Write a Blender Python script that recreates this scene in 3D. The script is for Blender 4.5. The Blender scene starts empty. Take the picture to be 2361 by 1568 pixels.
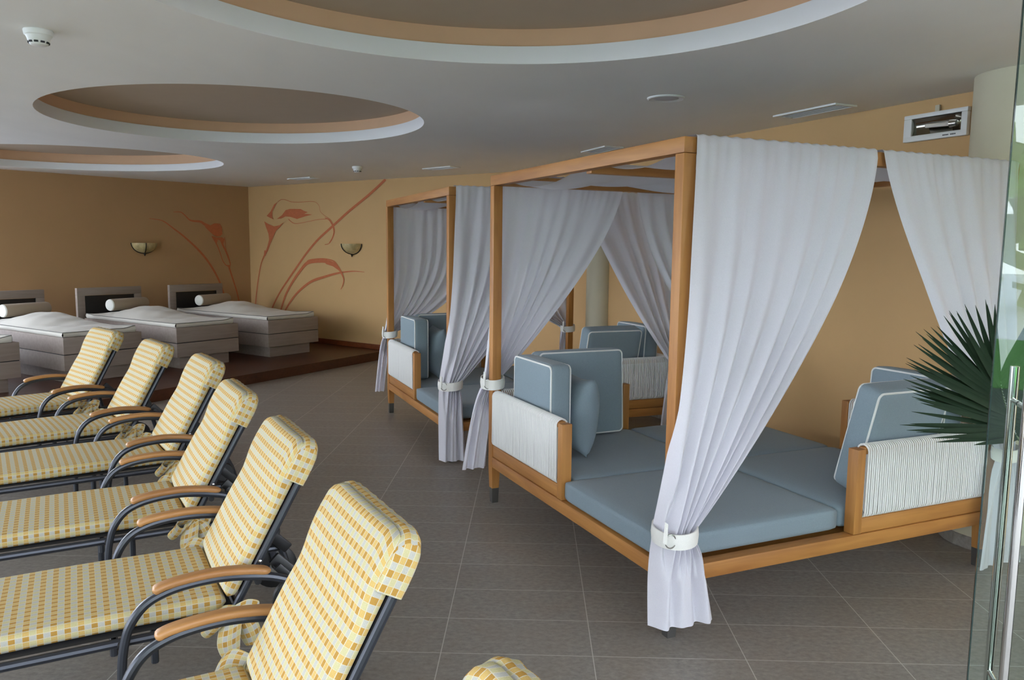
import bpy, bmesh, math, random
from mathutils import Vector, Matrix
from mathutils.geometry import tessellate_polygon
R = math.radians
PI = math.pi
random.seed(7)
scene = bpy.context.scene
COL = scene.collection

# ------------------------------------------------------------------ helpers
def lin(r, g, b):
    f = lambda c: (c/255/12.92) if c/255 <= 0.04045 else ((c/255+0.055)/1.055)**2.4
    return (f(r), f(g), f(b), 1.0)

class MB:
    """collects geometry, builds ONE mesh object"""
    def __init__(s):
        s.v = []; s.f = []; s.uv = []; s.mi = []
    def add(s, verts, faces, uvs=None, mi=0, M=None):
        b = len(s.v)
        for p in verts:
            p = Vector(p)
            s.v.append(M @ p if M else p)
        for i, f in enumerate(faces):
            s.f.append([b+k for k in f]); s.mi.append(mi)
            s.uv.append(uvs[i] if uvs else None)
    def box(s, c, size, bev=0.004, seg=2, M=None, mi=0):
        bm = bmesh.new()
        bmesh.ops.create_cube(bm, size=1.0)
        for v in bm.verts:
            v.co = Vector((v.co.x*size[0]+c[0], v.co.y*size[1]+c[1], v.co.z*size[2]+c[2]))
        if bev > 0:
            bmesh.ops.bevel(bm, geom=list(bm.edges), offset=min(bev, min(size)*0.45), segments=seg, profile=0.6, affect='EDGES')
        bm.verts.index_update()
        s.add([v.co.copy() for v in bm.verts], [[v.index for v in f.verts] for f in bm.faces], M=M, mi=mi)
        bm.free()
    def bar(s, a, b, w, h, bev=0.003, up=(0, 0, 1), mi=0):
        a = Vector(a); b = Vector(b); d = b-a; L = d.length; x = d.normalized()
        u = Vector(up); y = u.cross(x)
        if y.length < 1e-4: y = Vector((0, 1, 0)).cross(x)
        y.normalize(); z = x.cross(y)
        M = Matrix((x, y, z)).transposed().to_4x4(); M.translation = (a+b)/2
        s.box((0, 0, 0), (L, w, h), bev, M=M, mi=mi)
    def sweep(s, path, section, closed=False, up=None, caps=True, scale=None, uvper=False, mi=0):
        """section: list of (p,q) points; parallel transport frames"""
        P = [Vector(p) for p in path]; n = len(P); m = len(section)
        T = []
        for i in range(n):
            if closed: t = P[(i+1) % n]-P[i-1]
            elif i == 0: t = P[1]-P[0]
            elif i == n-1: t = P[-1]-P[-2]
            else: t = (P[i+1]-P[i]).normalized()+(P[i]-P[i-1]).normalized()
            T.append(t.normalized())
        if up is None:
            up = Vector((0, 0, 1)) if abs(T[0].z) < 0.9 else Vector((1, 0, 0))
        N = Vector(up); N = (N-T[0]*N.dot(T[0])).normalized()
        verts = []
        for i in range(n):
            if i:
                N = (N-T[i]*N.dot(T[i]))
                if N.length < 1e-6: N = T[i].orthogonal()
                N.normalize()
            B = T[i].cross(N); k = scale[i] if scale else 1.0
            for (p, q) in section:
                verts.append(P[i]+B*p*k+N*q*k)
        faces = []
        for i in range(n if closed else n-1):
            for j in range(m):
                a = i*m+j; b = i*m+(j+1) % m; i2 = (i+1) % n
                faces.append([a, b, i2*m+(j+1) % m, i2*m+j])
        if caps and not closed:
            faces.append([j for j in range(m)][::-1]); faces.append([(n-1)*m+j for j in range(m)])
        s.add(verts, faces, mi=mi)
    def tube(s, path, r, n=10, closed=False, caps=True, scale=None, mi=0):
        s.sweep(path, [(r*math.cos(2*PI*k/n), r*math.sin(2*PI*k/n)) for k in range(n)], closed, None, caps, scale, mi=mi)
    def lathe(s, prof, n=32, M=None, caps=True, a0=0.0, a1=2*PI, mi=0):
        full = abs(a1-a0-2*PI) < 1e-6; c = n if full else n+1
        verts = []
        for (r, z) in prof:
            for k in range(c):
                a = a0+(a1-a0)*k/n
                verts.append((r*math.cos(a), r*math.sin(a), z))
        faces = []
        for i in range(len(prof)-1):
            for k in range(n):
                k2 = (k+1) % c
                faces.append([i*c+k, i*c+k2, (i+1)*c+k2, (i+1)*c+k])
        if caps and full:
            faces.append(list(range(c))[::-1]); faces.append([(len(prof)-1)*c+k for k in range(c)])
        s.add(verts, faces, M=M, mi=mi)
    def grid(s, fn, nu, nv, closed_u=False, uvfn=None, flip=False, mi=0):
        c = nu if closed_u else nu+1
        verts = [fn(i/nu, j/nv) for j in range(nv+1) for i in range(c)]
        faces = []; uvs = []
        for j in range(nv):
            for i in range(nu):
                i2 = (i+1) % c
                q = [j*c+i, j*c+i2, (j+1)*c+i2, (j+1)*c+i]
                w = [(i/nu, j/nv), ((i+1)/nu, j/nv), ((i+1)/nu, (j+1)/nv), (i/nu, (j+1)/nv)]
                if flip: q.reverse(); w.reverse()
                faces.append(q); uvs.append([uvfn(*p) for p in w] if uvfn else None)
        s.add(verts, faces, uvs if uvfn else None, mi=mi)
    def build(s, name, mat, parent=None, smooth=True, angle=35):
        me = bpy.data.meshes.new(name)
        me.from_pydata([tuple(v) for v in s.v], [], s.f)
        mats = mat if isinstance(mat, (list, tuple)) else [mat]
        for m in mats: me.materials.append(m)
        if len(mats) > 1: me.polygons.foreach_set('material_index', s.mi)
        if any(u is not None for u in s.uv):
            l = me.uv_layers.new(name='UVMap'); k = 0
            for u, f in zip(s.uv, s.f):
                for q in range(len(f)):
                    l.data[k].uv = u[q] if u else (0, 0); k += 1
        me.update()
        if smooth:
            me.shade_smooth(); me.set_sharp_from_angle(angle=R(angle))
        o = bpy.data.objects.new(name, me); COL.objects.link(o)
        if parent: o.parent = parent
        return o

def tag(o, label=None, cat=None, group=None, kind=None):
    if label: o['label'] = label
    if cat: o['category'] = cat
    if group: o['group'] = group
    if kind: o['kind'] = kind
    return o
def thing(name, label, cat, loc=(0, 0, 0), rz=0.0, group=None):
    o = bpy.data.objects.new(name, None); COL.objects.link(o)
    o.location = loc; o.rotation_euler = (0, 0, rz); o.empty_display_size = 0.1
    return tag(o, label, cat, group)
def kids(o): return [c for c in bpy.data.objects if c.parent == o]
def dup(o, parent=None):
    c = o.copy(); COL.objects.link(c); c.parent = parent
    for k in kids(o): dup(k, c)
    return c
def circle(r, n): return [(r*math.cos(2*PI*k/n), r*math.sin(2*PI*k/n)) for k in range(n)]
def rrect(w, h, r, n=4):
    pts = []
    for (cx, cy, a0) in ((w/2-r, h/2-r, 0), (-w/2+r, h/2-r, 90), (-w/2+r, -h/2+r, 180), (w/2-r, -h/2+r, 270)):
        for k in range(n+1):
            a = R(a0+90*k/n); pts.append((cx+r*math.cos(a), cy+r*math.sin(a)))
    return pts
def smooth_path(pts, n=6):
    P = [Vector(p) for p in pts]; out = []
    for i in range(len(P)-1):
        p0 = P[max(i-1, 0)]; p1 = P[i]; p2 = P[i+1]; p3 = P[min(i+2, len(P)-1)]
        for k in range(n):
            t = k/n
            out.append(0.5*((2*p1)+(p2-p0)*t+(2*p0-5*p1+4*p2-p3)*t*t+(3*p1-p0-3*p2+p3)*t**3))
    out.append(P[-1]); return out

# ------------------------------------------------------------------ materials
def new_mat(name):
    m = bpy.data.materials.new(name); m.use_nodes = True
    nt = m.node_tree; b = nt.nodes['Principled BSDF']
    return m, nt, b
def N(nt, t, **kw):
    n = nt.nodes.new(t)
    for k, v in kw.items(): setattr(n, k, v)
    return n
def math_n(nt, op, a, b=None, clamp=False):
    n = N(nt, 'ShaderNodeMath', operation=op); n.use_clamp = clamp
    for i, x in enumerate((a, b)):
        if x is None: continue
        if isinstance(x, (int, float)): n.inputs[i].default_value = x
        else: nt.links.new(x, n.inputs[i])
    return n.outputs[0]
def mixc(nt, fac, a, b):
    n = N(nt, 'ShaderNodeMix', data_type='RGBA')
    for sock, x in ((n.inputs[0], fac), (n.inputs[6], a), (n.inputs[7], b)):
        if isinstance(x, (int, float)): sock.default_value = x
        elif isinstance(x, tuple): sock.default_value = x
        else: nt.links.new(x, sock)
    return n.outputs[2]
def mat(name, col, rough=0.6, metal=0.0, var=0.0, vscale=8.0, bump=0.0, bscale=200.0, stretch=None, spec=0.5, coat=0.0):
    m, nt, b = new_mat(name)
    b.inputs['Base Color'].default_value = col; b.inputs['Roughness'].default_value = rough
    b.inputs['Metallic'].default_value = metal; b.inputs['Specular IOR Level'].default_value = spec
    b.inputs['Coat Weight'].default_value = coat
    tc = N(nt, 'ShaderNodeTexCoord'); src = tc.outputs['Object']
    if stretch:
        mp = N(nt, 'ShaderNodeMapping'); mp.inputs['Scale'].default_value = stretch
        nt.links.new(src, mp.inputs[0]); src = mp.outputs[0]
    if var > 0:
        nz = N(nt, 'ShaderNodeTexNoise'); nz.inputs['Scale'].default_value = vscale; nz.inputs['Detail'].default_value = 5
        nt.links.new(src, nz.inputs['Vector'])
        f = math_n(nt, 'MULTIPLY_ADD', nz.outputs[0], 2.0); f.node.inputs[2].default_value = -0.5; f.node.use_clamp = True
        d = tuple(max(0, c*(1-var)) for c in col[:3])+(1,); l = tuple(min(1, c*(1+var)) for c in col[:3])+(1,)
        nt.links.new(mixc(nt, f, d, l), b.inputs['Base Color'])
    if bump > 0:
        nz = N(nt, 'ShaderNodeTexNoise'); nz.inputs['Scale'].default_value = bscale; nz.inputs['Detail'].default_value = 2
        nt.links.new(src, nz.inputs['Vector'])
        bp = N(nt, 'ShaderNodeBump'); bp.inputs['Strength'].default_value = bump; bp.inputs['Distance'].default_value = 0.002
        nt.links.new(nz.outputs[0], bp.inputs['Height']); nt.links.new(bp.outputs[0], b.inputs['Normal'])
    return m

def wood(name, c1, c2, axis, rough=0.5, sc=1.0):
    m, nt, b = new_mat(name); b.inputs['Roughness'].default_value = rough
    tc = N(nt, 'ShaderNodeTexCoord'); mp = N(nt, 'ShaderNodeMapping')
    s = [26*sc, 26*sc, 26*sc]; s['xyz'.index(axis)] = 2.2*sc
    mp.inputs['Scale'].default_value = s; nt.links.new(tc.outputs['Object'], mp.inputs[0])
    n1 = N(nt, 'ShaderNodeTexNoise'); n1.inputs['Scale'].default_value = 1.0; n1.inputs['Detail'].default_value = 6; n1.inputs['Distortion'].default_value = 0.6
    nt.links.new(mp.outputs[0], n1.inputs['Vector'])
    n2 = N(nt, 'ShaderNodeTexNoise'); n2.inputs['Scale'].default_value = 1.6; nt.links.new(tc.outputs['Object'], n2.inputs['Vector'])
    cr = N(nt, 'ShaderNodeValToRGB'); cr.color_ramp.elements[0].position = 0.32; cr.color_ramp.elements[1].position = 0.68
    cr.color_ramp.elements[0].color = c2; cr.color_ramp.elements[1].color = c1
    f = math_n(nt, 'MULTIPLY_ADD', n2.outputs[0], 0.45, True); nt.links.new(math_n(nt, 'MULTIPLY', n1.outputs[0], 0.6), f.node.inputs[2])
    nt.links.new(f, cr.inputs[0]); nt.links.new(cr.outputs[0], b.inputs['Base Color'])
    bp = N(nt, 'ShaderNodeBump'); bp.inputs['Strength'].default_value = 0.15; bp.inputs['Distance'].default_value = 0.001
    nt.links.new(n1.outputs[0], bp.inputs['Height']); nt.links.new(bp.outputs[0], b.inputs['Normal'])
    return m

def cloth(name, col, trans=0.0, rough=0.9, weave=900.0, bump=0.15, var=0.04):
    m, nt, b = new_mat(name)
    b.inputs['Roughness'].default_value = rough; b.inputs['Specular IOR Level'].default_value = 0.15
    b.inputs['Sheen Weight'].default_value = 0.15
    tc = N(nt, 'ShaderNodeTexCoord'); nz = N(nt, 'ShaderNodeTexNoise'); nz.inputs['Scale'].default_value = weave; nz.inputs['Detail'].default_value = 1
    nt.links.new(tc.outputs['Object'], nz.inputs['Vector'])
    d = tuple(c*(1-var*3) for c in col[:3])+(1,); l = tuple(min(1, c*(1+var*3)) for c in col[:3])+(1,)
    c = mixc(nt, nz.outputs[0], d, l); nt.links.new(c, b.inputs['Base Color'])
    bp = N(nt, 'ShaderNodeBump'); bp.inputs['Strength'].default_value = bump; bp.inputs['Distance'].default_value = 0.001
    nt.links.new(nz.outputs[0], bp.inputs['Height']); nt.links.new(bp.outputs[0], b.inputs['Normal'])
    if trans > 0:
        out = nt.nodes['Material Output']; t = N(nt, 'ShaderNodeBsdfTranslucent'); nt.links.new(c, t.inputs[0])
        mx = N(nt, 'ShaderNodeMixShader'); mx.inputs[0].default_value = trans
        nt.links.new(b.outputs[0], mx.inputs[1]); nt.links.new(t.outputs[0], mx.inputs[2]); nt.links.new(mx.outputs[0], out.inputs[0])
    return m

def check_mat(name, cu=0.0185, cv=0.0163):
    m, nt, b = new_mat(name); b.inputs['Roughness'].default_value = 0.85; b.inputs['Specular IOR Level'].default_value = 0.15
    uv = N(nt, 'ShaderNodeUVMap'); sp = N(nt, 'ShaderNodeSeparateXYZ'); nt.links.new(uv.outputs[0], sp.inputs[0])
    u = math_n(nt, 'DIVIDE', sp.outputs[0], cu); v = math_n(nt, 'DIVIDE', sp.outputs[1], cv)
    pu = math_n(nt, 'LESS_THAN', math_n(nt, 'FRACT', math_n(nt, 'MULTIPLY', u, 0.5)), 0.5)
    pv = math_n(nt, 'LESS_THAN', math_n(nt, 'FRACT', math_n(nt, 'MULTIPLY', v, 0.5)), 0.5)
    rowA = mixc(nt, pv, lin(188, 140, 62), lin(216, 178, 102)); rowB = mixc(nt, pv, lin(192, 190, 180), lin(206, 197, 146))
    c = mixc(nt, pu, rowA, rowB)
    lu = math_n(nt, 'LESS_THAN', math_n(nt, 'FRACT', u), 0.06); lv = math_n(nt, 'LESS_THAN', math_n(nt, 'FRACT', v), 0.13)
    ln = math_n(nt, 'MAXIMUM', lu, lv); c = mixc(nt, ln, c, lin(220, 209, 178))
    tc = N(nt, 'ShaderNodeTexCoord'); nz = N(nt, 'ShaderNodeTexNoise'); nz.inputs['Scale'].default_value = 700; nt.links.new(tc.outputs['Object'], nz.inputs['Vector'])
    n2 = N(nt, 'ShaderNodeMix', data_type='RGBA', blend_type='MULTIPLY'); n2.inputs[0].default_value = 0.45
    nt.links.new(c, n2.inputs[6]); nt.links.new(nz.outputs[0], n2.inputs[7])
    g = N(nt, 'ShaderNodeGamma'); g.inputs[1].default_value = 0.88; nt.links.new(n2.outputs[2], g.inputs[0])
    nt.links.new(g.outputs[0], b.inputs['Base Color'])
    bp = N(nt, 'ShaderNodeBump'); bp.inputs['Strength'].default_value = 0.2; bp.inputs['Distance'].default_value = 0.001
    nt.links.new(nz.outputs[0], bp.inputs['Height']); nt.links.new(bp.outputs[0], b.inputs['Normal'])
    return m

M = {}
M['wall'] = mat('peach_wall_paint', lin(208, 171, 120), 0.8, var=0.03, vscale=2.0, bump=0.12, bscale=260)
M['tan_wall'] = mat('tan_left_wall', lin(186, 148, 106), 0.8, var=0.03, vscale=2.0, bump=0.12, bscale=260)  # left wall set darker and browner than the other walls
M['ceiling'] = mat('ceiling_plaster', lin(240, 239, 234), 0.9, var=0.025, vscale=3.0, bump=0.1, bscale=120, stretch=(1, 0.4, 1))
M['rim'] = mat('white_rim_paint', lin(236, 236, 236), 0.8, bump=0.05)
M['cove'] = mat('apricot_cove_paint', lin(222, 182, 146), 0.8, var=0.02)
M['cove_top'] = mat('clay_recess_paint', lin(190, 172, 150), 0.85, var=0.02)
M['white'] = mat('white_plastic', lin(232, 233, 230), 0.4)
M['dark'] = mat('dark_slot', lin(25, 25, 30), 0.5)
M['column'] = mat('cream_column_plaster', lin(202, 196, 172), 0.8, var=0.02, bump=0.1)
M['mural'] = mat('terracotta_mural_paint', lin(196, 112, 72), 0.8, var=0.08, vscale=30)
M['platform'] = wood('mahogany_platform', lin(94, 54, 36), lin(64, 35, 23), 'x', 0.35)
M['skirting'] = wood('mahogany_skirting', lin(140, 74, 40), lin(100, 50, 28), 'x', 0.4)
for a in 'xyz': M['teak_'+a] = wood('teak_'+a, lin(190, 134, 70), lin(150, 96, 46), a, 0.5)
M['armwood'] = wood('oiled_armrest_wood', lin(188, 140, 88), lin(156, 106, 62), 'x', 0.4)
M['greywood'] = wood('limed_oak', lin(160, 146, 138), lin(140, 126, 119), 'x', 0.6)
M['panel'] = mat('black_headboard_panel', lin(22, 21, 22), 0.5)
M['gap'] = mat('dark_gap_strip', lin(30, 30, 34), 0.6)
M['curtain'] = cloth('white_voile', lin(228, 227, 236), 0.2, weave=600)
M['strap'] = cloth('white_strap', lin(236, 235, 230), 0.0, weave=500)
M['blue'] = cloth('blue_grey_canvas', lin(134, 150, 159), 0.0, weave=450, bump=0.3, var=0.08)
M['piping'] = cloth('white_piping', lin(226, 228, 226), 0.0)
M['cord'] = cloth('white_cord', lin(236, 236, 234), 0.0, weave=800)
M['sheet'] = cloth('white_mattress_cotton', lin(212, 208, 200), 0.0, weave=300, bump=0.3)
M['piping_dark'] = cloth('grey_mattress_piping', lin(120, 118, 114), 0.0)
M['bolster'] = cloth('beige_bolster_body', lin(172, 156, 138), 0.0)  # body set darker than the white end cap
M['check'] = check_mat('yellow_check_fabric')
M['tube'] = mat('anthracite_tube', lin(64, 67, 74), 0.32, 0.55)
M['black'] = mat('black_plastic', lin(30, 30, 32), 0.4)
M['sling'] = mat('black_mesh_sling', lin(38, 38, 40), 0.8)
M['sleeve'] = mat('grey_metal_sleeve', lin(96, 94, 92), 0.4, 0.6)
M['chrome'] = mat('chrome', lin(225, 225, 222), 0.08, 1.0)
M['steel'] = mat('steel', lin(180, 180, 178), 0.25, 1.0)
M['leaf'] = mat('palm_leaf', lin(32, 50, 32), 0.75, var=0.2, vscale=12, spec=0.25)
M['stalk'] = mat('palm_stalk', lin(84, 104, 62), 0.5)
M['pot'] = mat('terracotta_pot', lin(150, 96, 68), 0.7, var=0.1)
M['soil'] = mat('soil', lin(50, 38, 30), 0.9, var=0.3, vscale=60)
M['amber'] = mat('marbled_amber_glass', lin(196, 178, 132), 0.3, var=0.35, vscale=14)
M['iron'] = mat('dark_iron', lin(44, 40, 36), 0.5, 0.4)
M['reflector'] = mat('heater_reflector', lin(150, 146, 134), 0.12, 1.0)
M['lamp_tube'] = mat('heater_lamp_glass', lin(225, 220, 210), 0.15)
M['lens'] = mat('frosted_lens', lin(205, 206, 210), 0.5)
M['grille'] = mat('vent_grille', lin(210, 213, 213), 0.5)
M['lawn'] = mat('lawn_grass', lin(92, 150, 62), 0.9, var=0.25, vscale=30, bump=0.5, bscale=80)
M['paving'] = mat('terrace_paving', lin(214, 217, 221), 0.8, var=0.08, vscale=3)
M['terrace'] = mat('darkened_terrace', lin(54, 54, 54), 0.8, var=0.1, vscale=3)
M['hedge'] = mat('hedge_leaves', lin(110, 150, 60), 0.8, var=0.4, vscale=6)

def floor_material():
    m, nt, b = new_mat('grey_brown_floor_tile')
    tc = N(nt, 'ShaderNodeTexCoord'); mp = N(nt, 'ShaderNodeMapping', vector_type='TEXTURE')
    mp.inputs['Location'].default_value = (-0.2326, 4.4405, 0); mp.inputs['Rotation'].default_value = (0, 0, R(-1.4145))
    nt.links.new(tc.outputs['Object'], mp.inputs[0]); sp = N(nt, 'ShaderNodeSeparateXYZ'); nt.links.new(mp.outputs[0], sp.inputs[0])
    u = math_n(nt, 'DIVIDE', sp.outputs[0], 0.6028); v = math_n(nt, 'DIVIDE', sp.outputs[1], 0.2962)
    du = math_n(nt, 'ABSOLUTE', math_n(nt, 'SUBTRACT', math_n(nt, 'FRACT', math_n(nt, 'ADD', u, 0.5)), 0.5))
    dv = math_n(nt, 'ABSOLUTE', math_n(nt, 'SUBTRACT', math_n(nt, 'FRACT', math_n(nt, 'ADD', v, 0.5)), 0.5))
    line = math_n(nt, 'MAXIMUM', math_n(nt, 'LESS_THAN', du, 0.0030), math_n(nt, 'LESS_THAN', dv, 0.0062))
    iu = math_n(nt, 'FLOOR', u); iv = math_n(nt, 'FLOOR', v)
    cb = N(nt, 'ShaderNodeCombineXYZ'); nt.links.new(iu, cb.inputs[0]); nt.links.new(iv, cb.inputs[1])
    wn = N(nt, 'ShaderNodeTexWhiteNoise', noise_dimensions='2D'); nt.links.new(cb.outputs[0], wn.inputs['Vector'])
    ms = N(nt, 'ShaderNodeMapping'); ms.inputs['Scale'].default_value = (34, 50, 34); nt.links.new(tc.outputs['Object'], ms.inputs[0])
    n1 = N(nt, 'ShaderNodeTexNoise'); n1.inputs['Scale'].default_value = 1.0; n1.inputs['Detail'].default_value = 8; n1.inputs['Roughness'].default_value = 0.7
    nt.links.new(ms.outputs[0], n1.inputs['Vector'])
    n2 = N(nt, 'ShaderNodeTexNoise'); n2.inputs['Scale'].default_value = 5.0; n2.inputs['Detail'].default_value = 4; nt.links.new(tc.outputs['Object'], n2.inputs['Vector'])
    cr = N(nt, 'ShaderNodeValToRGB'); cr.color_ramp.elements[0].position = 0.3; cr.color_ramp.elements[1].position = 0.72
    cr.color_ramp.elements[0].color = lin(124, 119, 113); cr.color_ramp.elements[1].color = lin(168, 162, 154); nt.links.new(n1.outputs[0], cr.inputs[0])
    f2 = math_n(nt, 'MULTIPLY_ADD', n2.outputs[0], 1.6, True); f2.node.inputs[2].default_value = -0.55
    c = mixc(nt, math_n(nt, 'MULTIPLY', f2, 0.45), cr.outputs[0], lin(146, 126, 108))
    c = mixc(nt, math_n(nt, 'MULTIPLY', wn.outputs[0], 0.16), c, lin(112, 109, 106))
    c = mixc(nt, line, c, lin(198, 194, 188)); nt.links.new(c, b.inputs['Base Color'])
    b.inputs['Roughness'].default_value = 0.42; b.inputs['Specular IOR Level'].default_value = 0.4
    bp = N(nt, 'ShaderNodeBump'); bp.inputs['Strength'].default_value = 0.12; bp.inputs['Distance'].default_value = 0.001
    nt.links.new(n1.outputs[0], bp.inputs['Height']); nt.links.new(bp.outputs[0], b.inputs['Normal'])
    return m
M['floor'] = floor_material()

def glass_material():
    m, nt, b = new_mat('door_glass'); out = nt.nodes['Material Output']; nt.nodes.remove(b)
    tr = N(nt, 'ShaderNodeBsdfTransparent'); tr.inputs[0].default_value = (0.87, 0.93, 0.90, 1)
    gl = N(nt, 'ShaderNodeBsdfGlossy'); gl.inputs['Roughness'].default_value = 0.0; gl.inputs[0].default_value = (0.95, 1, 0.97, 1)
    fr = N(nt, 'ShaderNodeFresnel'); fr.inputs[0].default_value = 1.52
    mx = N(nt, 'ShaderNodeMixShader'); nt.links.new(fr.outputs[0], mx.inputs[0]); nt.links.new(tr.outputs[0], mx.inputs[1]); nt.links.new(gl.outputs[0], mx.inputs[2])
    nt.links.new(mx.outputs[0], out.inputs[0]); return m
M['glass'] = glass_material()
M['glass_edge'] = mat('green_glass_edge', lin(40, 58, 54), 0.1)

# ------------------------------------------------------------------ setting
CH = 2.54
K = Vector((-4.316, 12.983, 0)); RC = Vector((0.276, 9.718, 0)); R2 = Vector((2.733, 4.644, 0)); LW = Vector((-6.637, 10.341, 0))
dl = (LW-K).normalized(); dm = (RC-K).normalized(); dr = (R2-RC).normalized()
LE = K+dl*4.3; RE = RC+dr*9.2
def outward(d, inside=Vector((0, 0, 0)), o=None):
    n = Vector((d.y, -d.x, 0)).normalized()
    return n if (inside-o).dot(n) < 0 else -n
nl = outward(dl, o=K); nm = outward(dm, o=K); nr = outward(dr, o=RC)
def wall(name, a, b, n, mt, th=0.15):
    mb = MB(); a2 = a+n*th; b2 = b+n*th; top = CH+0.02
    vs = []
    for z in (0.0, top):
        for p in (a, b, b2, a2): vs.append((p.x, p.y, z))
    mb.add(vs, [[0, 1, 2, 3], [7, 6, 5, 4], [0, 4, 5, 1], [1, 5, 6, 2], [2, 6, 7, 3], [3, 7, 4, 0]])
    o = mb.build(name, mt, smooth=False)
    bm = bmesh.new(); bm.from_mesh(o.data); bmesh.ops.recalc_face_normals(bm, faces=bm.faces); bm.to_mesh(o.data); bm.free()
    return tag(o, kind='structure')
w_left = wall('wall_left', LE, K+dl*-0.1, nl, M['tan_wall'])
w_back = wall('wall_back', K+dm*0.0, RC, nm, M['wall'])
w_right = wall('wall_right', RC-dr*0.1, RE, nr, M['wall'])  # carried on unseen past the column to hold back daylight from the right

# mural lines painted on the two far walls
def mural_part(name, wallobj, o, d, n, strokes, fills):
    mb = MB(); off = -n*0.002
    P = lambda s, z, k=0: Vector((o.x+d.x*s, o.y+d.y*s, z))+off*(1+k*0.35)
    k = 0
    for pts, w0, w1, w2 in strokes:
        k += 1
        sp = smooth_path([Vector((a, b, 0)) for a, b in pts], 6); m = len(sp); vs = []; fs = []
        for i, p in enumerate(sp):
            t = (sp[min(i+1, m-1)]-sp[max(i-1, 0)]); t.normalize(); nn = Vector((-t.y, t.x, 0)); f = i/(m-1)
            w = (w0+(w1-w0)*f*2) if f < 0.5 else (w1+(w2-w1)*(f-0.5)*2)
            for sgn in (-1, 1): q = p+nn*w*sgn*0.5; vs.append(P(q.x, q.y, k))
        for i in range(m-1): fs.append([2*i, 2*i+1, 2*i+3, 2*i+2])
        mb.add(vs, fs)
    for pts in fills:
        k += 1
        mb.add([P(a, b, k) for a, b in pts], [list(f) for f in tessellate_polygon([[Vector((a, b, 0)) for a, b in pts]])])
    return mb.build(name, M['mural'], wallobj, smooth=False)
mural_part('painted_lily', w_left, K, dl, nl, [
    ([(1.624, 1.975), (1.47, 1.96), (1.384, 1.926), (1.26, 1.836), (1.135, 1.745), (0.982, 1.614), (0.852, 1.487), (0.735, 1.345), (0.63, 1.181), (0.551, 1.022), (0.499, 0.874), (0.449, 0.672), (0.42, 0.5)], .008, .034, .024),
    ([(1.257, 2.087), (1.147, 2.089), (1.084, 2.048), (1.014, 1.981), (0.955, 1.962), (0.835, 1.955), (0.769, 1.919), (0.688, 1.883)], .008, .024, .05),
    ([(0.652, 1.735), (0.573, 1.6), (0.522, 1.469), (0.483, 1.351), (0.429, 1.277), (0.379, 1.27)], .022, .012, .016),
    ([(0.515, 1.70), (0.46, 1.57), (0.428, 1.509), (0.382, 1.39), (0.356, 1.297), (0.365, 1.25)], .03, .03, .010),
    ([(0.44, 1.72), (0.43, 1.6), (0.405, 1.45)], .012, .01, .004),
    ([(0.38, 1.244), (0.341, 1.123), (0.295, 0.975), (0.255, 0.839), (0.217, 0.662), (.19, .5)], .03, .022, .022)],
    [[(0.795, 1.944), (0.673, 1.903), (0.603, 1.937), (0.513, 1.933), (0.479, 1.876), (0.476, 1.771), (0.512, 1.738), (0.583, 1.73), (0.637, 1.761), (0.704, 1.818), (0.757, 1.868)],
     [(0.65, 1.735), (0.569, 1.715), (0.485, 1.722), (0.444, 1.69), (0.46, 1.614), (0.489, 1.66), (0.515, 1.67), (0.556, 1.68), (0.58, 1.613), (0.626, 1.677)],
     [(0.429, 1.277), (0.357, 1.283), (0.359, 1.23), (0.394, 1.244)]])
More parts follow.
